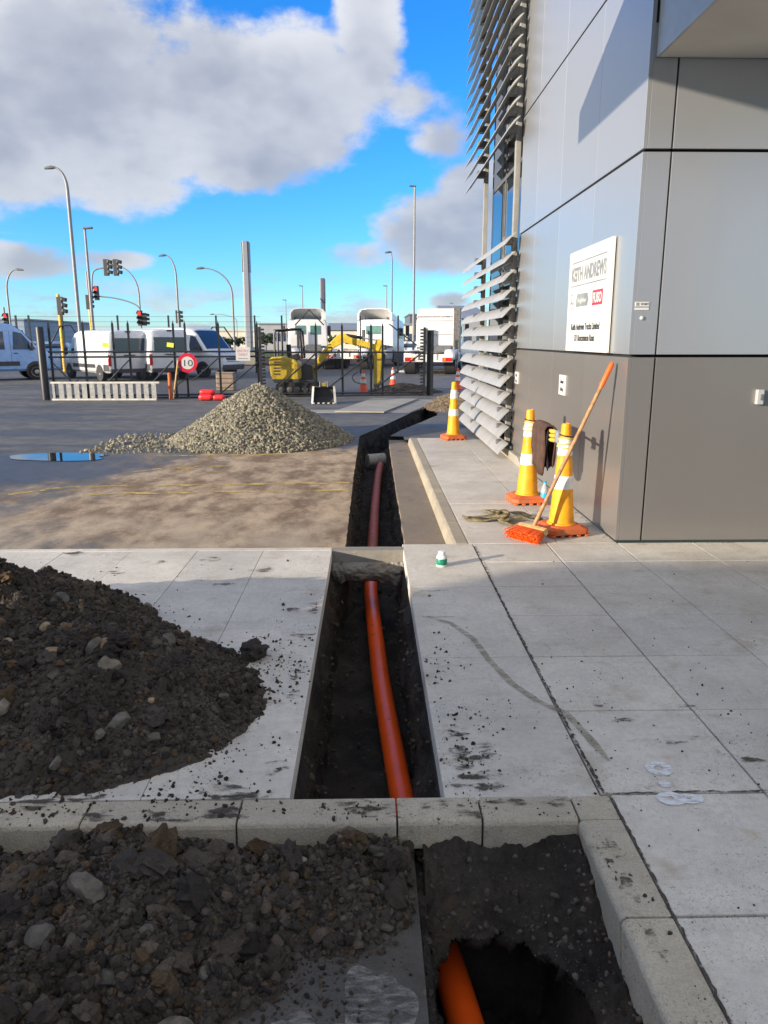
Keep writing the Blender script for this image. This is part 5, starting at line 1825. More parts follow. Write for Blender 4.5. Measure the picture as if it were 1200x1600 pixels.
text_mesh('ONLY', 0.10, 'lettering', 'signpink', t, (0, -0.006, -0.05), (1, 0, 0), (0, 0, 1), width=0.25, align='CENTER')
MB().box((0.0, -0.006, -0.13), (0.28, 0.003, 0.012)).build('fine_print', 'signdark', t)
for px, lab in ((165, 'small yellow tag tied to the gate rail before the cargo van'), (266, 'small yellow tag tied to the gate rail before the second van')):
    q = MB().box((0, 0, 0), (0.19, 0.004, 0.12), Matrix.Rotation(R(8), 3, 'Y')).build('gate_tag', 'hivis')
    q.location = gpt(px, 539, -0.06)
    tag(q, lab, 'tag')
a_, c_ = gnd(271, 623, GZ), gpt(278, 563, -0.12)
b = MB()
b.tube([a_, c_], 0.022, 8)
tag(b.build('wooden_stake', 'palewood', smooth=40), 'pale wooden stake leaning against the gate beside the speed sign', 'stake')
p = gnd(267, 624, GZ)
q = MB().lathe([(0.05, 0), (0.05, 0.72), (0.02, 0.74)], 14).build('red_post', 'conebase', smooth=40)
q.location = p
tag(q, 'short rust red post at the gate behind the wooden stake', 'post')
for k, (pxa, pxb, py, r_, lab) in enumerate(((311, 334, 624, 0.095, 'red rolled vinyl bag on the asphalt, left of the lower pair'), (333, 352, 624.5, 0.085, 'red rolled vinyl bag on the asphalt, right of the lower pair'), (313, 336, 613, 0.075, 'red rolled vinyl bag lying on top of the other two'))):
    a_, c_ = gnd(pxa, 626, GZ), gnd(pxb, 626, GZ)
    z = GZ + (r_ if k < 2 else 0.095 * 2 + 0.045)
    d_ = Vector((1, 0.1, 0)).normalized()
    a_.z = c_.z = z
    b = MB()
    pts_ = [a_ + (c_ - a_) * u for u in np.linspace(0, 1, 9)]
    b.tube(pts_, [r_ * s_ for s_ in (0.5, 0.92, 1.0, 0.94, 1.02, 0.95, 1.0, 0.9, 0.55)], 14)
    tag(b.build('rolled_bag', 'redbag', smooth=50), lab, 'bag')
# wire basket of rubble behind the gate
p = gnd(354, 610, GZ)
t = thing('wire_basket', 'brown woven wire basket standing behind the gate', 'basket', (p.x, p.y, GZ))
MB().box((0, 0, 0.30), (0.58, 0.45, 0.58)).build('sack', 'mesh', t, bevel=0.03)
for z in (0.1, 0.25, 0.4, 0.55):
    MB().box((0, 0, z), (0.60, 0.47, 0.02)).build('band', 'bumper', t)
# sheets over the trench mouth and the concrete strip
def sheet(pxs, z, th, name, mat, lab, cat):
    pts_ = [gnd(x, y, z) for x, y in pxs]
    b = MB()
    b.prism([(q.x, q.y) for q in pts_], lambda u, v, ww: (u, v, ww), z - th, z)
    return tag(b.build(name, mat), lab, cat)


sheet([(523, 642), (600, 643), (652, 623), (583, 622)], GZ + 0.045, 0.03, 'plywood_sheet', 'plate', 'pale sheet laid on the ground before the right gate leaf', 'sheet')
sheet([(604, 644.5), (640, 644), (690, 625), (656, 623.5)], GZ + 0.012, 0.010, 'steel_plate', 'oldcon', 'grey plate lying right of the pale sheet beside the trench', 'plate')
q = MB().box((-1.35, 17.55, GZ + 0.004), (4.6, 0.75, 0.006)).build('concrete_strip', 'plate')
tag(q, 'pale concrete strip crossing the yard before the gate', 'concrete strip')

# ================================================================== VEHICLES
def interp(st, x):
    xs_ = [s_[0] for s_ in st]
    return [float(np.interp(x, xs_, [s_[k] for s_ in st])) for k in (1, 2, 3)]


def tuck(zt, base=1.15, amt=0.13):
    return 1 - amt * min(1, max(0, (zt - base) / 1.1))


def ring_pts(zb, zt, hw, amt):
    s_ = min(1.0, (zt - zb) / 1.4)
    zm = max(zb + 0.06, min(1.12, zt - 0.30 * s_))
    tk = tuck(zt, amt=amt)
    half = [(hw * 0.90, zb), (hw * 0.99, zb + 0.10), (hw, zb + 0.25 * s_ + 0.05), (hw, zm), (hw * tk, zt - 0.17 * s_), (hw * tk * 0.965, zt - 0.075 * s_), (hw * tk * 0.86, zt - 0.02 * s_), (hw * tk * 0.5, zt)]
    return half + [(-y, z) for y, z in reversed(half)]


def side_y(st, x, z, amt):
    zb, zt, hw = interp(st, x)
    s_ = min(1.0, (zt - zb) / 1.4)
    zm = max(zb + 0.06, min(1.12, zt - 0.30 * s_))
    if z <= zm:
        return hw
    return hw * (1 + (tuck(zt, amt=amt) - 1) * min(1, (z - zm) / max(0.05, zt - 0.17 * s_ - zm)))


def body_loft(st, amt=0.13, sub=4):
    xs_ = []
    for a_, c_ in zip(st[:-1], st[1:]):
        xs_ += [a_[0] + (c_[0] - a_[0]) * k / sub for k in range(sub)]
    xs_.append(st[-1][0])
    b = MB()
    rows = []
    for x in xs_:
        zb, zt, hw = interp(st, x)
        rows.append([(x, y, z) for y, z in ring_pts(zb, zt, hw, amt)])
    n = len(rows[0])
    vs = [p for r_ in rows for p in r_]
    fs = [(i * n + j, i * n + (j + 1) % n, (i + 1) * n + (j + 1) % n, (i + 1) * n + j) for i in range(len(rows) - 1) for j in range(n)]
    fs += [tuple(range(n)), tuple(range((len(rows) - 1) * n, len(rows) * n))]
    b.add(vs, fs)
    return b


def side_patch(st, quad, sgn, amt, off=0.012, n=6):
    """quad: (x,z) corners bl, br, tr, tl on the body side"""
    rows = []
    for i in range(n + 1):
        v = i / n
        r_ = []
        for j in range(n + 1):
            u = j / n
            x = (quad[0][0] * (1 - u) + quad[1][0] * u) * (1 - v) + (quad[3][0] * (1 - u) + quad[2][0] * u) * v
            z = (quad[0][1] * (1 - u) + quad[1][1] * u) * (1 - v) + (quad[3][1] * (1 - u) + quad[2][1] * u) * v
            r_.append((x, sgn * (side_y(st, x, z, amt) + off), z))
        rows.append(r_)
    return MB().grid(rows)


def wheel(parent, x, y, r_, wd=0.22):
    s_ = 1 if y > 0 else -1
    b = MB()
    Mw = Matrix.Rotation(R(-90 * s_), 3, 'X')
    b.lathe([(r_ * 0.62, -wd / 2), (r_ * 0.94, -wd / 2), (r_, -wd / 2 + 0.03), (r_, wd / 2 - 0.03), (r_ * 0.94, wd / 2), (r_ * 0.62, wd / 2)], 22, M=Mw)
    w_ = b.build('wheel', 'rubber', parent, smooth=40)
    w_.location = (x, y, r_)
    b = MB()
    b.lathe([(r_ * 0.63, wd / 2 - 0.01), (r_ * 0.60, wd / 2 + 0.004), (r_ * 0.45, wd / 2 - 0.02), (r_ * 0.2, wd / 2 + 0.005), (0.02, wd / 2 + 0.01)], 20, M=Mw)
    b.build('rim', 'silverrim', w_, smooth=40)
    return w_


VAN = [(0.0, 0.46, 2.26, 0.86), (0.05, 0.42, 2.36, 0.94), (0.18, 0.40, 2.41, 0.98), (2.0, 0.38, 2.45, 0.99), (3.7, 0.38, 2.44, 0.99), (4.15, 0.38, 2.34, 0.985), (4.45, 0.38, 2.10, 0.98), (5.02, 0.38, 1.38, 0.96), (5.12, 0.38, 1.28, 0.955), (5.62, 0.38, 1.12, 0.92), (5.82, 0.38, 0.98, 0.85), (5.90, 0.44, 0.82, 0.74)]


def van(label, loc, rz, paint, windows=False, sc=(1, 1, 1), tailgate=False):
    st = VAN
    am = 0.13
    t = thing('parked_van', label, 'van', loc, rz)
    t.scale = sc
    off = Matrix.Translation((-2.95, 0, 0))
    def fin(b, name, mat, par=t, smooth=35, bevel=0.0):
        if par is t:
            b.v = [(x - 2.95, y, z) for x, y, z in b.v]
        else:
            b.v = [(x - 2.95, y, z) for x, y, z in b.v]
        return b.build(name, mat, par, smooth=smooth, bevel=bevel)
    body = fin(body_loft(st), 'body', paint, smooth=30)
    for s_ in (-1, 1):
        fin(side_patch(st, [(4.05, 1.30), (4.92, 1.30), (4.42, 1.98), (4.12, 2.05)], s_, am), 'side_window', 'autoglass')
        if windows:
            fin(side_patch(st, [(0.45, 1.30), (2.15, 1.30), (2.15, 2.05), (0.45, 2.05)], s_, am), 'side_window', 'autoglass')
            fin(side_patch(st, [(2.3, 1.30), (3.75, 1.30), (3.75, 2.05), (2.3, 2.05)], s_, am), 'side_window', 'autoglass')
        fin(side_patch(st, [(1.45, 0.62), (4.25, 0.62), (4.25, 0.80), (1.45, 0.80)], s_, am, 0.016), 'rub_strip', 'bumper')
        fin(side_patch(st, [(0.05, 0.50), (0.50, 0.50), (0.50, 0.80), (0.05, 0.80)], s_, am, 0.014), 'rub_strip', 'bumper')
        for x in (3.96, 2.62):
            fin(side_patch(st, [(x, 0.62), (x + 0.012, 0.62), (x + 0.012, 2.1), (x, 2.1)], s_, am, 0.004), 'door_seam', 'bumper')
        fin(side_patch(st, [(4.06, 1.12), (4.22, 1.12), (4.22, 1.16), (4.06, 1.16)], s_, am, 0.02), 'door_handle', 'bumper')
        fin(MB().box((4.72, s_ * 1.10, 1.42), (0.12, 0.16, 0.34)), 'mirror', 'bumper', bevel=0.03)
        fin(MB().box((0.0, s_ * 0.885, 1.0), (0.07, 0.13, 0.52)), 'tail_lamp', 'redlens', bevel=0.015)
        if not tailgate:
            fin(MB().box((-0.004, s_ * 0.42, 1.62), (0.03, 0.66, 0.60)), 'rear_window', 'autoglass', bevel=0.02)
        fin(MB().box((5.73, s_ * 0.66, 0.98), (0.24, 0.26, 0.16), Matrix.Rotation(R(s_ * -20), 3, 'Z')), 'headlamp', 'lamp', bevel=0.03)
        for x in (0.98, 4.86):
            b = MB()
            b.lathe([(0.40, 0), (0.40, 0.03)], 24, (x, s_ * (side_y(st, x, 0.5, am) - 0.02), 0.40), Matrix.Rotation(R(-90 * s_), 3, 'X'))
            fin(b, 'wheel_arch', 'bumper')
            wheel(t, x - 2.95, s_ * 0.88, 0.345)
    fin(MB().box((-0.03, 0, 0.50), (0.12, 1.78, 0.20)), 'rear_bumper', 'bumper', bevel=0.03)
    fin(MB().box((-0.012, 0.0, 1.24), (0.02, 0.50, 0.05)), 'door_handle', 'bumper')
    fin(MB().box((-0.02, -0.5, 0.90), (0.015, 0.36, 0.12)), 'number_plate', 'signwhite')
    if tailgate:
        fin(MB().box((-0.006, 0, 1.70), (0.03, 1.44, 0.70)), 'rear_window', 'autoglass', bevel=0.02)
    else:
        fin(MB().box((-0.004, 0, 1.35), (0.008, 0.014, 1.6)), 'door_seam', 'bumper')
    fin(MB().box((0.03, 0, 2.36), (0.10, 0.22, 0.05)), 'brake_lamp', 'bumper')
    fin(MB().box((5.86, 0, 0.52), (0.14, 1.5, 0.24)), 'front_bumper', 'bumper', bevel=0.04)
    fin(MB().box((5.83, 0, 0.86), (0.10, 0.92, 0.22), Matrix.Rotation(R(-18), 3, 'Y')), 'grille', 'bumper', bevel=0.03)
    rows = []
    for i in range(7):
        x = 4.22 + (5.0 - 4.22) * i / 6
        zb, zt, hw = interp(st, x)
        tk = tuck(zt)
        rows.append([(x + 0.012, y * hw * tk, zt - (0.02 if abs(y) > 0.7 else 0.0) * min(1, 1) + 0.014) for y in (-0.84, -0.5, 0, 0.5, 0.84)])
    fin(MB().grid(rows), 'windscreen', 'autoglass')
    return t


def place(px, Y):
    return (at(px, 560, Y).x, Y, GZ)


van('passenger van with blue shade in its paint and side windows at the left edge behind the gate post', (at(90, 560, 33.2).x - 2.95 * math.cos(R(33)), 33.2 - 2.95 * math.sin(R(33)), GZ), R(33), 'vanshade_carblue', True, sc=(1, 1, 0.95))
van('white cargo van seen from its left rear, nearest the speed sign and facing left', place(163, 32.6), R(180 - 49), 'vanwhite', sc=(0.86, 0.93, 0.82), tailgate=True)
van('white cargo van with red tail lamp partly hidden behind the other rear-facing van', place(232, 33.2), R(180 - 54), 'vanwhite', sc=(0.86, 0.93, 0.84), tailgate=True)
van('white van with its bonnet and windscreen facing right behind the speed sign', place(292, 35.0), R(-30), 'vanwhite', sc=(0.92, 0.96, 0.88))

CAR = [(0.0, 0.35, 0.85, 0.70), (0.08, 0.30, 1.0, 0.80), (0.5, 0.28, 1.35, 0.84), (0.9, 0.28, 1.45, 0.85), (2.2, 0.28, 1.46, 0.85), (2.6, 0.28, 1.36, 0.85), (3.2, 0.28, 0.98, 0.85), (3.9, 0.30, 0.86, 0.80), (4.2, 0.36, 0.68, 0.68)]


def car(label, loc, rz, paint):
    t = thing('parked_car', label, 'car', loc, rz)
    b = body_loft(CAR, 0.3)
    b.v = [(x - 2.1, y, z) for x, y, z in b.v]
    b.build('body', paint, t, smooth=30)
    for s_ in (-1, 1):
        b = side_patch(CAR, [(0.6, 0.95), (2.9, 0.95), (2.4, 1.28), (0.8, 1.3)], s_, 0.3, 0.03)
        b.v = [(x - 2.1, y, z) for x, y, z in b.v]
        b.build('side_window', 'autoglass', t)
        for x in (0.8, 3.35):
            wheel(t, x - 2.1, s_ * 0.76, 0.31, 0.2)
    b = MB().box((3.0 - 2.1, 0, 1.17), (0.62, 1.30, 0.02), Matrix.Rotation(R(31), 3, 'Y'))
    b.build('windscreen', 'autoglass', t)
    return t


car('small white car parked far behind the trucks beside the light pole', place(634, 66), R(170), 'vanwhite')
car('dark car parked far behind the trucks left of the white car', place(613, 72), R(185), 'bumper')
car('pale blue car parked beyond the shade-tinted van', place(76, 62), R(200), 'vanshade_carblue')
car('dark car parked beyond the fence behind the cargo van roof', place(62, 70), R(10), 'shedblue')
car('white car at the far right behind the louvres', place(724, 52), R(100), 'vanwhite')


def truck(label, loc, rz, roof_z=3.42, shield=True, two=True):
    """tractor unit, local +x forward; origin under the cab's rear wall"""
    t = thing('tractor_truck', label, 'truck', loc, rz)
    b = body_loft([(0.0, 0.95, 2.72, 1.14), (0.04, 0.92, 2.78, 1.19), (0.15, 0.9, 2.80, 1.20), (1.9, 0.5, 2.80, 1.20), (2.15, 0.5, 2.6, 1.17), (2.3, 0.55, 1.7, 1.10)], 0.03)
    b.build('cab', 'white', t, smooth=35)
    z0, z1 = 2.76, roof_z
    # wind deflector: a shell open to the rear
    b = MB()
    n = 9
    outl = []
    for k in range(n):                       # rounded arch in the rear plane
        a = math.pi * k / (n - 1)
        outl.append((1.10 * max(-1, min(1, 1.18 * math.cos(a))), z0 + (z1 - z0) * min(1, 1.25 * math.sin(a)) ** 0.7))
    front = [(y * 0.86, z0 + (z - z0) * 0.15) for y, z in outl]
    inner = [(y * 0.90, z0 + (z - z0) * 0.90 + 0.03) for y, z in outl]
    deep = [(y * 0.72, z0 + (z - z0) * 0.10 + 0.03) for y, z in outl]
    vs = [(-0.05, y, z) for y, z in outl] + [(1.95, y, z) for y, z in front] + [(-0.05, y, z) for y, z in inner] + [(1.2, y, z) for y, z in deep]
    fs = []
    for k in range(n - 1):
        fs += [(k, k + 1, n + k + 1, n + k), (k, 2 * n + k, 2 * n + k + 1, k + 1), (2 * n + k, 3 * n + k, 3 * n + k + 1, 2 * n + k + 1)]
    b.add(vs, fs)
    if shield:
        b.build('wind_deflector', 'white', t, smooth=50)
        for y in (-0.75, 0.75):
            MB().box((0.2, y, z0 + 0.10), (0.12, 0.12, 0.14)).build('bracket', 'bumper', t)
    else:
        b = body_loft([(-0.02, 2.70, roof_z - 0.1, 1.10), (0.1, 2.70, roof_z, 1.16), (1.5, 2.70, roof_z - 0.05, 1.16), (2.1, 2.68, 2.85, 1.1)], 0.05)
        b.build('high_roof', 'white', t, smooth=35)
    if not shield:
        MB().box((-0.25, -1.0, 2.1), (0.35, 0.42, 2.3)).build('exhaust_stack', 'steelworn', t, bevel=0.05)
        MB().box((-0.03, 0.0, 1.9), (0.04, 1.6, 0.03)).build('wall_rib', 'fascia', t)
        MB().box((-0.03, 0.0, 2.6), (0.04, 1.8, 0.03)).build('wall_rib', 'fascia', t)
    for (y, wd) in (() if not shield else ((-0.45, 0.62), (0.45, 0.62)) if two else ((0.1, 0.95),)):
        MB().box((-0.012, y, 2.18), (0.03, wd, 0.52)).build('rear_window', 'greenglass', t, bevel=0.02)
    for s_ in (-1, 1):
        MB().box((1.45, s_ * 1.195, 2.0), (0.8, 0.03, 0.62)).build('side_window', 'autoglass', t, bevel=0.02)
        MB().box((2.05, s_ * 1.42, 2.15), (0.14, 0.22, 0.62)).build('mirror', 'bumper', t, bevel=0.03)
        MB().box((1.0, s_ * 1.12, 0.55), (1.9, 0.18, 0.55)).build('side_step', 'bumper', t, bevel=0.03)
        MB().box((-2.2, s_ * 0.43, 0.82), (6.2, 0.09, 0.26)).build('chassis_rail', 'bumper', t)
        MB().box((-0.75, s_ * 0.98, 0.72), (1.1, 0.46, 0.58)).build('fuel_tank', 'silverrim', t, bevel=0.1, seg=3)
        for x in (1.35, -2.9, -4.2):
            wheel(t, x, s_ * (1.02 if x > 0 else 0.95), 0.50, 0.32 if x > 0 else 0.55)
        for x in (-2.9, -4.2):
            b = MB()
            arc_ = [(x + 0.62 * math.cos(a), 0.5 + 0.62 * math.sin(a)) for a in np.linspace(R(20), R(160), 9)]
            b.grid([[(px_, s_ * 0.70, z_), (px_, s_ * 1.22, z_)] for px_, z_ in arc_])
            q = b.build('mudguard', 'white', t, smooth=60, fix=False)
            m = q.modifiers.new('thick', 'SOLIDIFY')
            m.thickness = 0.03
        MB().box((-5.32, s_ * 0.88, 0.72), (0.06, 0.44, 0.17)).build('tail_lamp', 'redlens', t, bevel=0.01)
        MB().box((-5.33, s_ * 0.76, 0.72), (0.06, 0.10, 0.13)).build('indicator', 'amber', t)
    MB().box((-5.24, 0, 0.78), (0.12, 2.3, 0.36)).build('rear_crossmember', 'white', t, bevel=0.02)
    MB().box((-3.5, 0, 1.02), (1.1, 0.9, 0.12)).build('fifth_wheel', 'steelworn', t, bevel=0.03)
    MB().box((-0.35, 0.6, 1.55), (0.16, 0.16, 1.3)).build('air_stack', 'bumper', t)
    MB().box((-0.3, -0.3, 1.15), (0.35, 0.9, 0.35)).build('equipment', 'darkmetal', t)
    return t


truck('white truck tractor with hollow wind deflector behind the digger cab frame', place(482, 46.5), R(97), 3.46)
truck('white truck tractor with hollow wind deflector behind the digger boom', place(586, 46.5), R(70), 3.44, two=False)
truck('white high-roofed truck tractor with dark exhaust side right of the gate', place(684, 40.8), R(80), 3.22, shield=False)

# ------------------------------------------------------------------ mini excavator
EY = 22.9
e0 = at(450, 560, EY)
ex = thing('mini_excavator', 'yellow mini excavator with folded boom parked behind the gate', 'excavator', (e0.x, EY, GZ))


def E(px, py, dy=0.0):
    p = at(px, py, EY)
    return Vector((p.x - e0.x, dy, p.z - GZ))


def eprism(pxs, y0, y1, name, mat, bevel=0.0, par=ex, seg=3):
    b = MB()
    pl = [E(x, y) for x, y in pxs]
    b.prism([(p.x, p.z) for p in pl], lambda u, v, ww: (u, ww, v), y0, y1)
    return b.build(name, mat, par, bevel=bevel, seg=seg)


hs_ = eprism([(423, 561), (428, 557), (446, 557), (462, 561), (472, 570), (473, 590), (470, 592), (430, 592), (426, 586)], -0.48, 0.5, 'engine_cover', 'exyellow', 0.035)
for k in range(5):
    eprism([(431, 564 + k * 4.6), (441, 564 + k * 4.6), (441, 566 + k * 4.6), (431, 566 + k * 4.6)], -0.487, -0.47, 'vent_slot', 'bumper', 0.0, hs_)
eprism([(428, 592), (492, 592), (492, 597), (432, 597)], -0.46, 0.46, 'deck', 'bumper', 0.01)
eprism([(473, 566), (488, 570), (490, 592), (473, 592)], -0.30, 0.42, 'console', 'bumper', 0.02)
eprism([(450, 556), (466, 552), (468, 562), (450, 562)], -0.2, 0.3, 'seat', 'rubber', 0.03)
eprism([(448, 538), (453, 538), (455, 556), (449, 556)], -0.2, 0.3, 'seat_back', 'rubber', 0.03)
for dy_ in (-0.40, 0.42):
    b = MB()
    b.tube([E(432, 558, dy_), E(431, 522, dy_), E(434, 517, dy_), E(466, 514, dy_), E(471, 518, dy_), E(474, 560, dy_)], 0.032, 8)
    b.build('roll_bar', 'black', ex, smooth=40)
eprism([(430, 516.5), (470, 514.0), (470, 512.6), (430, 515.2)], -0.5, 0.52, 'canopy_roof', 'bumper', 0.006)
for dy_ in (-0.42, 0.42):
    b = MB()
    ol = [E(434, 600), E(440, 596), E(494, 596), E(500, 601), E(501, 609), E(495, 615.5), E(440, 615.5), E(433, 608)]
    b.prism([(p.x, p.z) for p in ol], lambda u, v, ww: (u, ww, v), dy_ - 0.11, dy_ + 0.11)
    tr_ = b.build('track', 'rubber', ex, bevel=0.03)
    for px in (443, 455, 467, 479, 492):
        b = MB()
        b.lathe([(0.085, 0), (0.085, 0.02), (0.04, 0.03)], 14, E(px, 607, dy_ - 0.11), Matrix.Rotation(R(90), 3, 'X'))
        b.build('roller', 'steelworn', tr_, smooth=40)
eprism([(505, 597), (511, 597), (512, 615), (507, 615)], -0.5, 0.5, 'dozer_blade', 'exyellow', 0.01)
eprism([(482, 570), (496, 572), (496, 590), (484, 590)], -0.12, 0.12, 'swing_bracket', 'exyellow', 0.02)
eprism([(488, 579), (495, 583), (503, 568), (520, 545), (537, 535), (560, 541), (592, 549), (596, 540), (562, 531), (548, 527), (538, 521), (528, 523), (508, 543), (494, 563)], -0.11, 0.11, 'boom', 'exyellow', 0.02)
eprism([(588, 530), (594, 529), (599, 540), (597, 560), (594, 599), (586, 602), (584, 598), (584, 560), (582, 545)], -0.09, 0.09, 'dipper_arm', 'exyellow', 0.015)
for (a_, c_, r_, m__) in (((541, 524), (566, 528), 0.05, 'black'), ((566, 528), (590, 532), 0.025, 'silverrim'), ((492, 578), (515, 560), 0.05, 'black'), ((515, 560), (530, 545), 0.025, 'silverrim'), ((600, 552), (598, 575), 0.045, 'black'), ((598, 575), (594, 594), 0.022, 'silverrim')):
    b = MB()
    dy_ = -0.16 if a_[1] > 540 and a_[0] < 560 else 0.0
    b.tube([E(*a_, dy_), E(*c_, dy_)], r_, 10)
    b.build('hydraulic_ram', m__, ex, smooth=40)
b = MB()
b.tube(spline([E(508, 552, -0.14), E(512, 544, -0.2), E(519, 543, -0.2), E(518, 552, -0.17)], 6), 0.018, 6)
b.tube(spline([E(560, 580, -0.1), E(551, 588, -0.15), E(556, 597, -0.15), E(572, 600, -0.1)], 6), 0.013, 6)
b.build('hydraulic_hose', 'hose', ex, smooth=60)
eprism([(584, 596), (596, 596), (592, 606), (582, 606)], -0.07, 0.07, 'quick_hitch', 'steelworn', 0.01)
text_mesh('YANMAR', 0.10, 'boom_lettering', 'bumper', ex, E(553, 540.5, -0.115), (1, 0, -0.26), (0.26, 0, 1), width=0.52)

# loose bucket standing in front of the gate
p = gnd(506, 631, GZ)
t = thing('digger_bucket', 'open steel digging bucket with teeth standing in front of the gate', 'bucket', (p.x, p.y, GZ))
b = MB()
prof = [(0.0, 0.0), (0.25, 0.02), (0.36, 0.16), (0.33, 0.36), (0.22, 0.44)]      # back shell, open towards the viewer
wd = 0.30
rows = [[(-wd, y, z) for y, z in prof], [(wd, y, z) for y, z in prof]]
b.grid(rows)
for s_ in (-1, 1):
    b.add([(s_ * wd, y, z) for y, z in prof] + [(s_ * wd, 0.10, 0.42)], [tuple(range(6))])
q = b.build('shell', 'bumper', t, fix=False)
m = q.modifiers.new('thick', 'SOLIDIFY')
m.thickness = 0.025
for s_ in (-1, 1):
    MB().bar((s_ * (wd + 0.0), -0.02, 0.0), (s_ * (wd - 0.03), 0.12, 0.44), 0.05, 0.03).build('side_cutter', 'galv', t)
for k in range(5):
    MB().box((-0.26 + 0.13 * k, -0.045, 0.022), (0.055, 0.12, 0.03)).build('tooth', 'galv', t, bevel=0.006)
for s_ in (-0.1, 0.1):
    MB().box((s_, 0.2, 0.49), (0.03, 0.18, 0.14)).build('hanger', 'steelworn', t, bevel=0.01)

# ================================================================== POLES AND SIGNALS
def lamp_post(label, px, py_top, Y, r_=0.07, arm=None, head='lamp', side=-1, name='street_light'):
    p = at(px, 530, Y)
    # keep the pole vertical: take x where it meets eye level
    x = p.x
    h = at(px, py_top, Y).z - GZ
    t = thing(name, label, 'street light', (x, Y, GZ))
    if arm is None:
        b = MB()
        b.tube([(0, 0, 0), (0, 0, h * 0.5), (0, 0, h)], [r_, r_ * 0.85, r_ * 0.62], 10)
        b.build('pole', 'pole', t, smooth=40)
        b = MB()
        b.box((0.14 * side, 0, h + 0.02), (0.46, 0.22, 0.09), Matrix.Rotation(R(-4 * side), 3, 'Y'))
        b.build('lamp_head', 'darkmetal', t, bevel=0.03)
    else:
        dx_, rise = arm
        z0 = h - rise
        pts_ = [(0, 0, 0), (0, 0, z0 * 0.5), (0, 0, z0)] + [(dx_ * (1 - math.cos(a)), 0, z0 + rise * math.sin(a)) for a in np.linspace(0.25, math.pi / 2, 8)]
        n = len(pts_)
        b = MB()
        b.tube(pts_, [r_ - (r_ * 0.55) * i / (n - 1) for i in range(n)], 10)
        b.build('pole', 'pole', t, smooth=50)
        b = MB()
        s_ = 1 if dx_ > 0 else -1
        b.tube([(dx_ - s_ * 0.1, 0, h), (dx_ + s_ * 0.12, 0, h + 0.01), (dx_ + s_ * 0.5, 0, h - 0.04)], [0.05, 0.10, 0.06], 10)
        b.build('lamp_head', 'darkmetal', t, smooth=50)
    return t


lamp_post('tallest street light with short left arm over the cargo van', 126, 262, 44, 0.105, arm=(-0.62, 1.1))
lamp_post('slim square-headed light pole rising behind the white cargo van', 147, 357, 38, 0.085, side=1)
lamp_post('street light with long left arm right of the traffic signals', 366, 419, 58, 0.085, arm=(-2.05, 1.9))
lamp_post('street light with short arm above the second van', 281, 399, 62, 0.085, arm=(-0.75, 1.6))
lamp_post('street light with left arm behind the red signal', 222, 414, 66, 0.08, arm=(-2.0, 2.3))
lamp_post('street light with right arm at the far left', 19, 421, 60, 0.08, arm=(0.9, 1.6))
lamp_post('tall white mast with tiny head between the two right trucks', 646, 291, 52, 0.09)
lamp_post('street light with short left arm above the middle truck', 612, 394, 68, 0.085, arm=(-0.1, 0.9))
lamp_post('thin far light pole left of the first truck', 448, 469, 90, 0.07)
lamp_post('thin far light pole above the first truck cab', 474, 447, 85, 0.08)
lamp_post('thin far light pole right of the middle truck', 604, 447, 80, 0.08)
lamp_post('tiny far light pole behind the third truck', 706, 474, 95, 0.06)
lamp_post('small far street light with left arm by the cream building', 371, 491, 110, 0.06, arm=(-3.2, 0.9))


def head_mesh(par, x, z, rear=False, red=False, s_=1.0, board=None):
    """three-lens signal head, lenses towards the viewer unless rear"""
    h = MB().box((x, 0, z), (0.30 * s_, 0.22 * s_, 0.95 * s_)).build('signal_head', board or 'bumper', par, bevel=0.03)
    for k in range(3):
        zz = z + (0.30 - 0.30 * k) * s_
        b = MB()
        Mw = Matrix.Rotation(R(90), 3, 'X')
        if not rear:
            b.lathe([(0.115 * s_, 0), (0.115 * s_, 0.012)], 16, (x, -0.112 * s_, zz), Mw)
            b.build('lens', 'redlit' if (red and k == 0) else 'bumper', h)
            b = MB()
            b.grid([[(x + 0.14 * s_ * math.cos(a), -0.11 * s_ - d_, zz + 0.14 * s_ * math.sin(a)) for a in np.linspace(R(-20), R(200), 9)] for d_ in (0, 0.24 * s_)])
            b.build('visor', 'black', h, fix=False)
        else:
            b.box((x + 0.24 * s_, -0.02, zz + 0.03), (0.26 * s_, 0.24 * s_, 0.20 * s_), Matrix.Rotation(R(12), 3, 'Y'))
            b.build('visor', 'black', h, bevel=0.03)
    return h


def signal(label, px, py_top, Y, heads, yellow=0.0, r_=0.065, mast=None, top_r=None):
    p = at(px, 530, Y)
    h = at(px, py_top, Y).z - GZ
    t = thing('traffic_signal', label, 'traffic light', (p.x, Y, GZ))
    L = lambda qx, qy: at(qx, qy, Y) - Vector((p.x, Y, GZ))
    b = MB()
    b.tube([(0, 0, 0), (0, 0, h)], r_, 10)
    b.build('pole', 'yellow' if yellow >= 1 else 'pole', t, smooth=40)
    if 0 < yellow < 1:
        b = MB()
        b.tube([(0, 0, 0.02), (0, 0, h * yellow)], r_ + 0.006, 10)
        b.build('yellow_sleeve', 'yellow', t, smooth=40)
    if mast:
        b = MB()
        b.tube(spline([L(*q_) for q_ in mast], 6), 0.05, 8)
        b.build('mast_arm', 'pole', t, smooth=50)
    for (qx, qy, rear, red, s_) in heads:
        q_ = L(qx, qy)
        head_mesh(t, q_.x, q_.z, rear, red, s_)
    return t


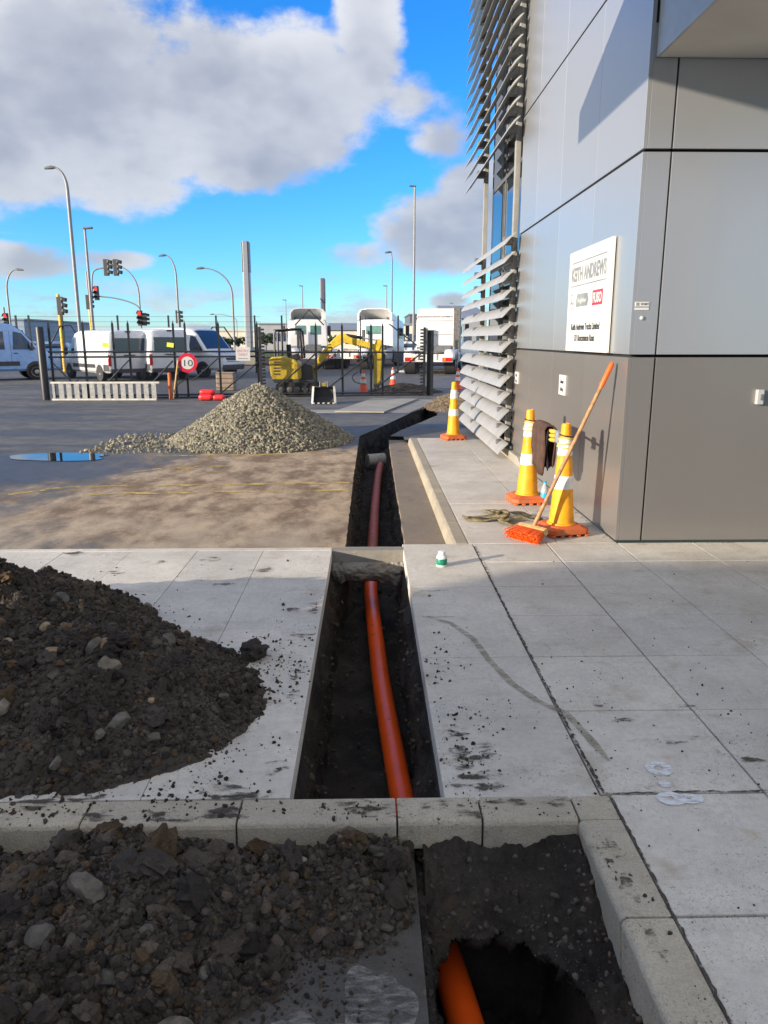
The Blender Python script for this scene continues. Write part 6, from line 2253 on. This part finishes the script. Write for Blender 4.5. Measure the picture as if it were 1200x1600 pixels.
signal('mast-arm traffic signal with two black heads high above the cargo van', 144, 424, 48, ((166, 418, True, False, 1.0), (181, 418, True, False, 1.0), (138, 472, True, False, 0.9)), 0.62, mast=[(144, 470), (144, 432), (150, 421), (170, 418)])
signal('yellow traffic signal pole with black head left of the tallest street light', 97, 460, 40, ((94, 478, True, False, 0.95),), 1.0, r_=0.09)
signal('traffic signal with red lens at the far left above the shade-tinted van', 11, 480, 55, ((10, 500, False, True, 1.0),), 0.0)
signal('traffic signal on curved arm left of the second van, red lamp showing', 222, 490, 60, ((219, 497, False, True, 1.2), (226, 499, True, False, 1.0), (151, 458, False, True, 1.1)), 0.0, mast=[(222, 500), (218, 482), (205, 473), (180, 466), (155, 463)])
signal('small far traffic signal below the short-armed street light', 283, 485, 70, ((278, 495, True, False, 1.2),), 0.4)

# pylon signs
def pylon(label, px0, px1, py_top, Y, mat, base):
    a_, c_ = at(px0, 530, Y), at(px1, 530, Y)
    h = at((px0 + px1) / 2, py_top, Y).z - GZ
    t = thing('pylon_sign', label, 'pylon sign', ((a_.x + c_.x) / 2, Y, GZ))
    wd = c_.x - a_.x
    MB().box((0, 0.2, h / 2), (wd, 0.5, h)).build('panel', mat, t, bevel=0.02)
    MB().box((0, 0.2, h - 0.95), (wd * 1.12, 0.6, 1.8)).build('sign_box', 'pylondark' if mat == 'pylon' else 'pylon', t, bevel=0.02)
    MB().box((0, 0.18, h / 2 + 0.02), (wd * 0.7, 0.64, h)).build('edge_strip', mat, t, bevel=0.02)
    if base:
        MB().box((-0.2, 0, 0.42), (1.9, 1.6, 0.84)).build('footing', 'oldcon', t, bevel=0.03)
    return t


pylon('tall grey pylon sign seen edge-on above the entry sign', 383.5, 394, 377, 50, 'pylon', True)
pylon('dark grey pylon sign rising behind the first truck cab', 502, 509, 435, 62, 'pylondark', False)

# ================================================================== FAR GROUND AND BUILDINGS
def far_sheet(name, mat, y0, y1, z, x0=-140, x1=140):
    n = 60
    b = MB()
    xs_ = np.linspace(x0, x1, n)
    b.grid([[(x, y0 + 0.5 * math.sin(x * 0.7), z) for x in xs_], [(x, y1 + 0.6 * math.sin(x * 0.5 + 1), z) for x in xs_]])
    return struct(b.build(name, mat, fix=False))


far_sheet('garden_bed', 'bark', 48.5, 66, GZ + 0.05)
far_sheet('grass_verge', 'grass', 66, 92, GZ + 0.10)
rng2 = random.Random(3)
vs = np.stack([RNG.uniform(-40, 40, 4000), RNG.uniform(66, 80, 4000), np.full(4000, GZ + 0.1)], 1)
b = MB()
for x, y, z in vs[:2500]:
    hh = 0.12 + 0.15 * rng2.random()
    b.add([(x - 0.05, y, z), (x + 0.05, y, z), (x + rng2.uniform(-0.08, 0.08), y, z + hh)], [(0, 1, 2)])
tag(stuff(b.build('verge_grass_blades', 'grass', fix=False)), 'short green grass along the far verge', 'grass')
# yellow and white wheel-stop blocks before the trucks
for k, px in enumerate((628, 637, 646, 655, 664, 672, 680, 690, 701, 710)):
    p = gnd(px, 586, GZ)
    q = MB().box((0, 0, 0.05), (0.28, 0.14, 0.10)).build('wheel_stop', 'yellow' if k > 4 else 'white', bevel=0.02)
    q.location = (p.x, 38.5, GZ)
    ordn = ('leftmost', 'second from the left', 'middle', 'fourth from the left', 'rightmost')[k % 5]
    tag(q, '%s wheel stop block before the right truck, %s of five' % (('yellow', 'white')[k < 5], ordn), 'wheel stop', '%s wheel stops' % ('yellow' if k > 4 else 'white'))


def shed(label, px0, px1, py_top, Y, depth, mat, roof='roofgrey', nwin=0, pitch=0.0):
    a_, c_ = at(px0, 530, Y), at(px1, 530, Y)
    h = at((px0 + px1) / 2, py_top, Y).z - GZ
    wd = c_.x - a_.x
    t = thing('far_building', label, 'building', ((a_.x + c_.x) / 2, Y + depth / 2, GZ))
    MB().box((0, 0, h / 2), (wd, depth, h)).build('wall', mat, t)
    b = MB()
    if pitch:
        b.prism([(-depth / 2 - 0.4, h + 0.02), (depth / 2 + 0.4, h + 0.02), (0, h + pitch)], lambda u, v, ww: (ww, u, v), -wd / 2 - 0.3, wd / 2 + 0.3)
    else:
        b.box((0, 0, h + 0.12), (wd + 0.5, depth + 0.5, 0.22))
    b.build('roof', roof, t)
    for k in range(nwin):
        x = -wd / 2 + wd * (k + 0.5) / nwin
        MB().box((x, -depth / 2 - 0.02, h * 0.5), (wd / nwin * 0.6, 0.06, h * 0.32)).build('window', 'autoglass', t)
    return t


shed('blue-grey warehouse at the far left behind the red signal', -60, 40, 500, 125, 30, 'shedblue', nwin=5)
shed('long cream warehouse behind the van bonnet and pylon', 296, 418, 517, 165, 40, 'shed', 'shed', nwin=0)
shed('long low dark-roofed building behind the cargo van roof', 150, 300, 519, 190, 30, 'shedgrey', nwin=12)
shed('pale flat-roofed building left of the tallest street light', 40, 92, 515, 150, 20, 'shed', nwin=7)
shed('low pale workshop behind the left gate insulators', 405, 452, 507, 120, 20, 'shedgrey', nwin=4)
shed('pale workshop with dark windows between the first two trucks', 512, 562, 516, 110, 20, 'shed', nwin=4, pitch=1.2)
shed('white low building with windows behind the light mast', 612, 668, 508, 115, 20, 'shed', nwin=5)
shed('dark box-shaped building rising behind the right truck roof', 640, 668, 492, 150, 20, 'pylondark')
shed('grey pitched warehouse far right behind the louvres', 700, 760, 498, 90, 25, 'shedgrey', nwin=3, pitch=2.0)


def small_tree(label, px, py_top, Y, rad):
    p = at(px, 530, Y)
    h = at(px, py_top, Y).z - GZ
    t = thing('far_tree', label, 'tree', (p.x, Y, GZ))
    rg = np.random.default_rng(int(px))
    b = MB()
    b.tube([(0, 0, 0), (0.05, 0, h * 0.4), (0.0, 0.05, h * 0.8)], [0.09, 0.07, 0.03], 7)
    for k in range(4):
        a = k * 1.7
        b.tube([(0.03, 0, h * 0.45), (rad * 0.6 * math.cos(a), rad * 0.6 * math.sin(a), h * 0.75)], [0.04, 0.015], 5)
    b.build('trunk', 'trunk', t, smooth=50)
    n = 900
    u = rg.normal(size=(n, 3))
    u /= np.linalg.norm(u, axis=1)[:, None]
    r_ = rg.random(n) ** 0.4
    c = u * r_[:, None] * np.array([rad, rad, h * 0.30]) * (0.75 + 0.35 * np.sin(u[:, :1] * 7 + u[:, 2:] * 5)) + np.array([0, 0, h * 0.68])
    s_ = rg.uniform(0.06, 0.16, n) * rad
    V, Fq = [], []
    for i in range(n):
        a, e_ = rg.normal(size=3), rg.normal(size=3)
        a /= np.linalg.norm(a)
        e_ = np.cross(a, e_)
        e_ /= np.linalg.norm(e_)
        V += [c[i] - a * s_[i], c[i] + e_ * s_[i] * 0.6, c[i] + a * s_[i], c[i] - e_ * s_[i] * 0.6]
        Fq.append([4 * i, 4 * i + 1, 4 * i + 2, 4 * i + 3])
    np_mesh('crown', V, Fq, 'leaf', t)
    return t


small_tree('small dark tree right of the middle truck cab', 609, 489, 60, 0.55)
for px, py, Y, rd_, lab in ((341, 526, 100, 1.3, 'dark shrub before the cream warehouse, left one'), (352, 527, 103, 1.5, 'dark shrub before the cream warehouse, right one'), (372, 525, 105, 1.2, 'dark shrub left of the pylon base'), (300, 518, 130, 1.6, 'far dark tree above the third van roof'), (415, 520, 95, 1.2, 'far shrub behind the left gate insulators'), (520, 522, 90, 1.0, 'far shrub between the first two trucks')):
    small_tree(lab, px, py, Y, rd_)
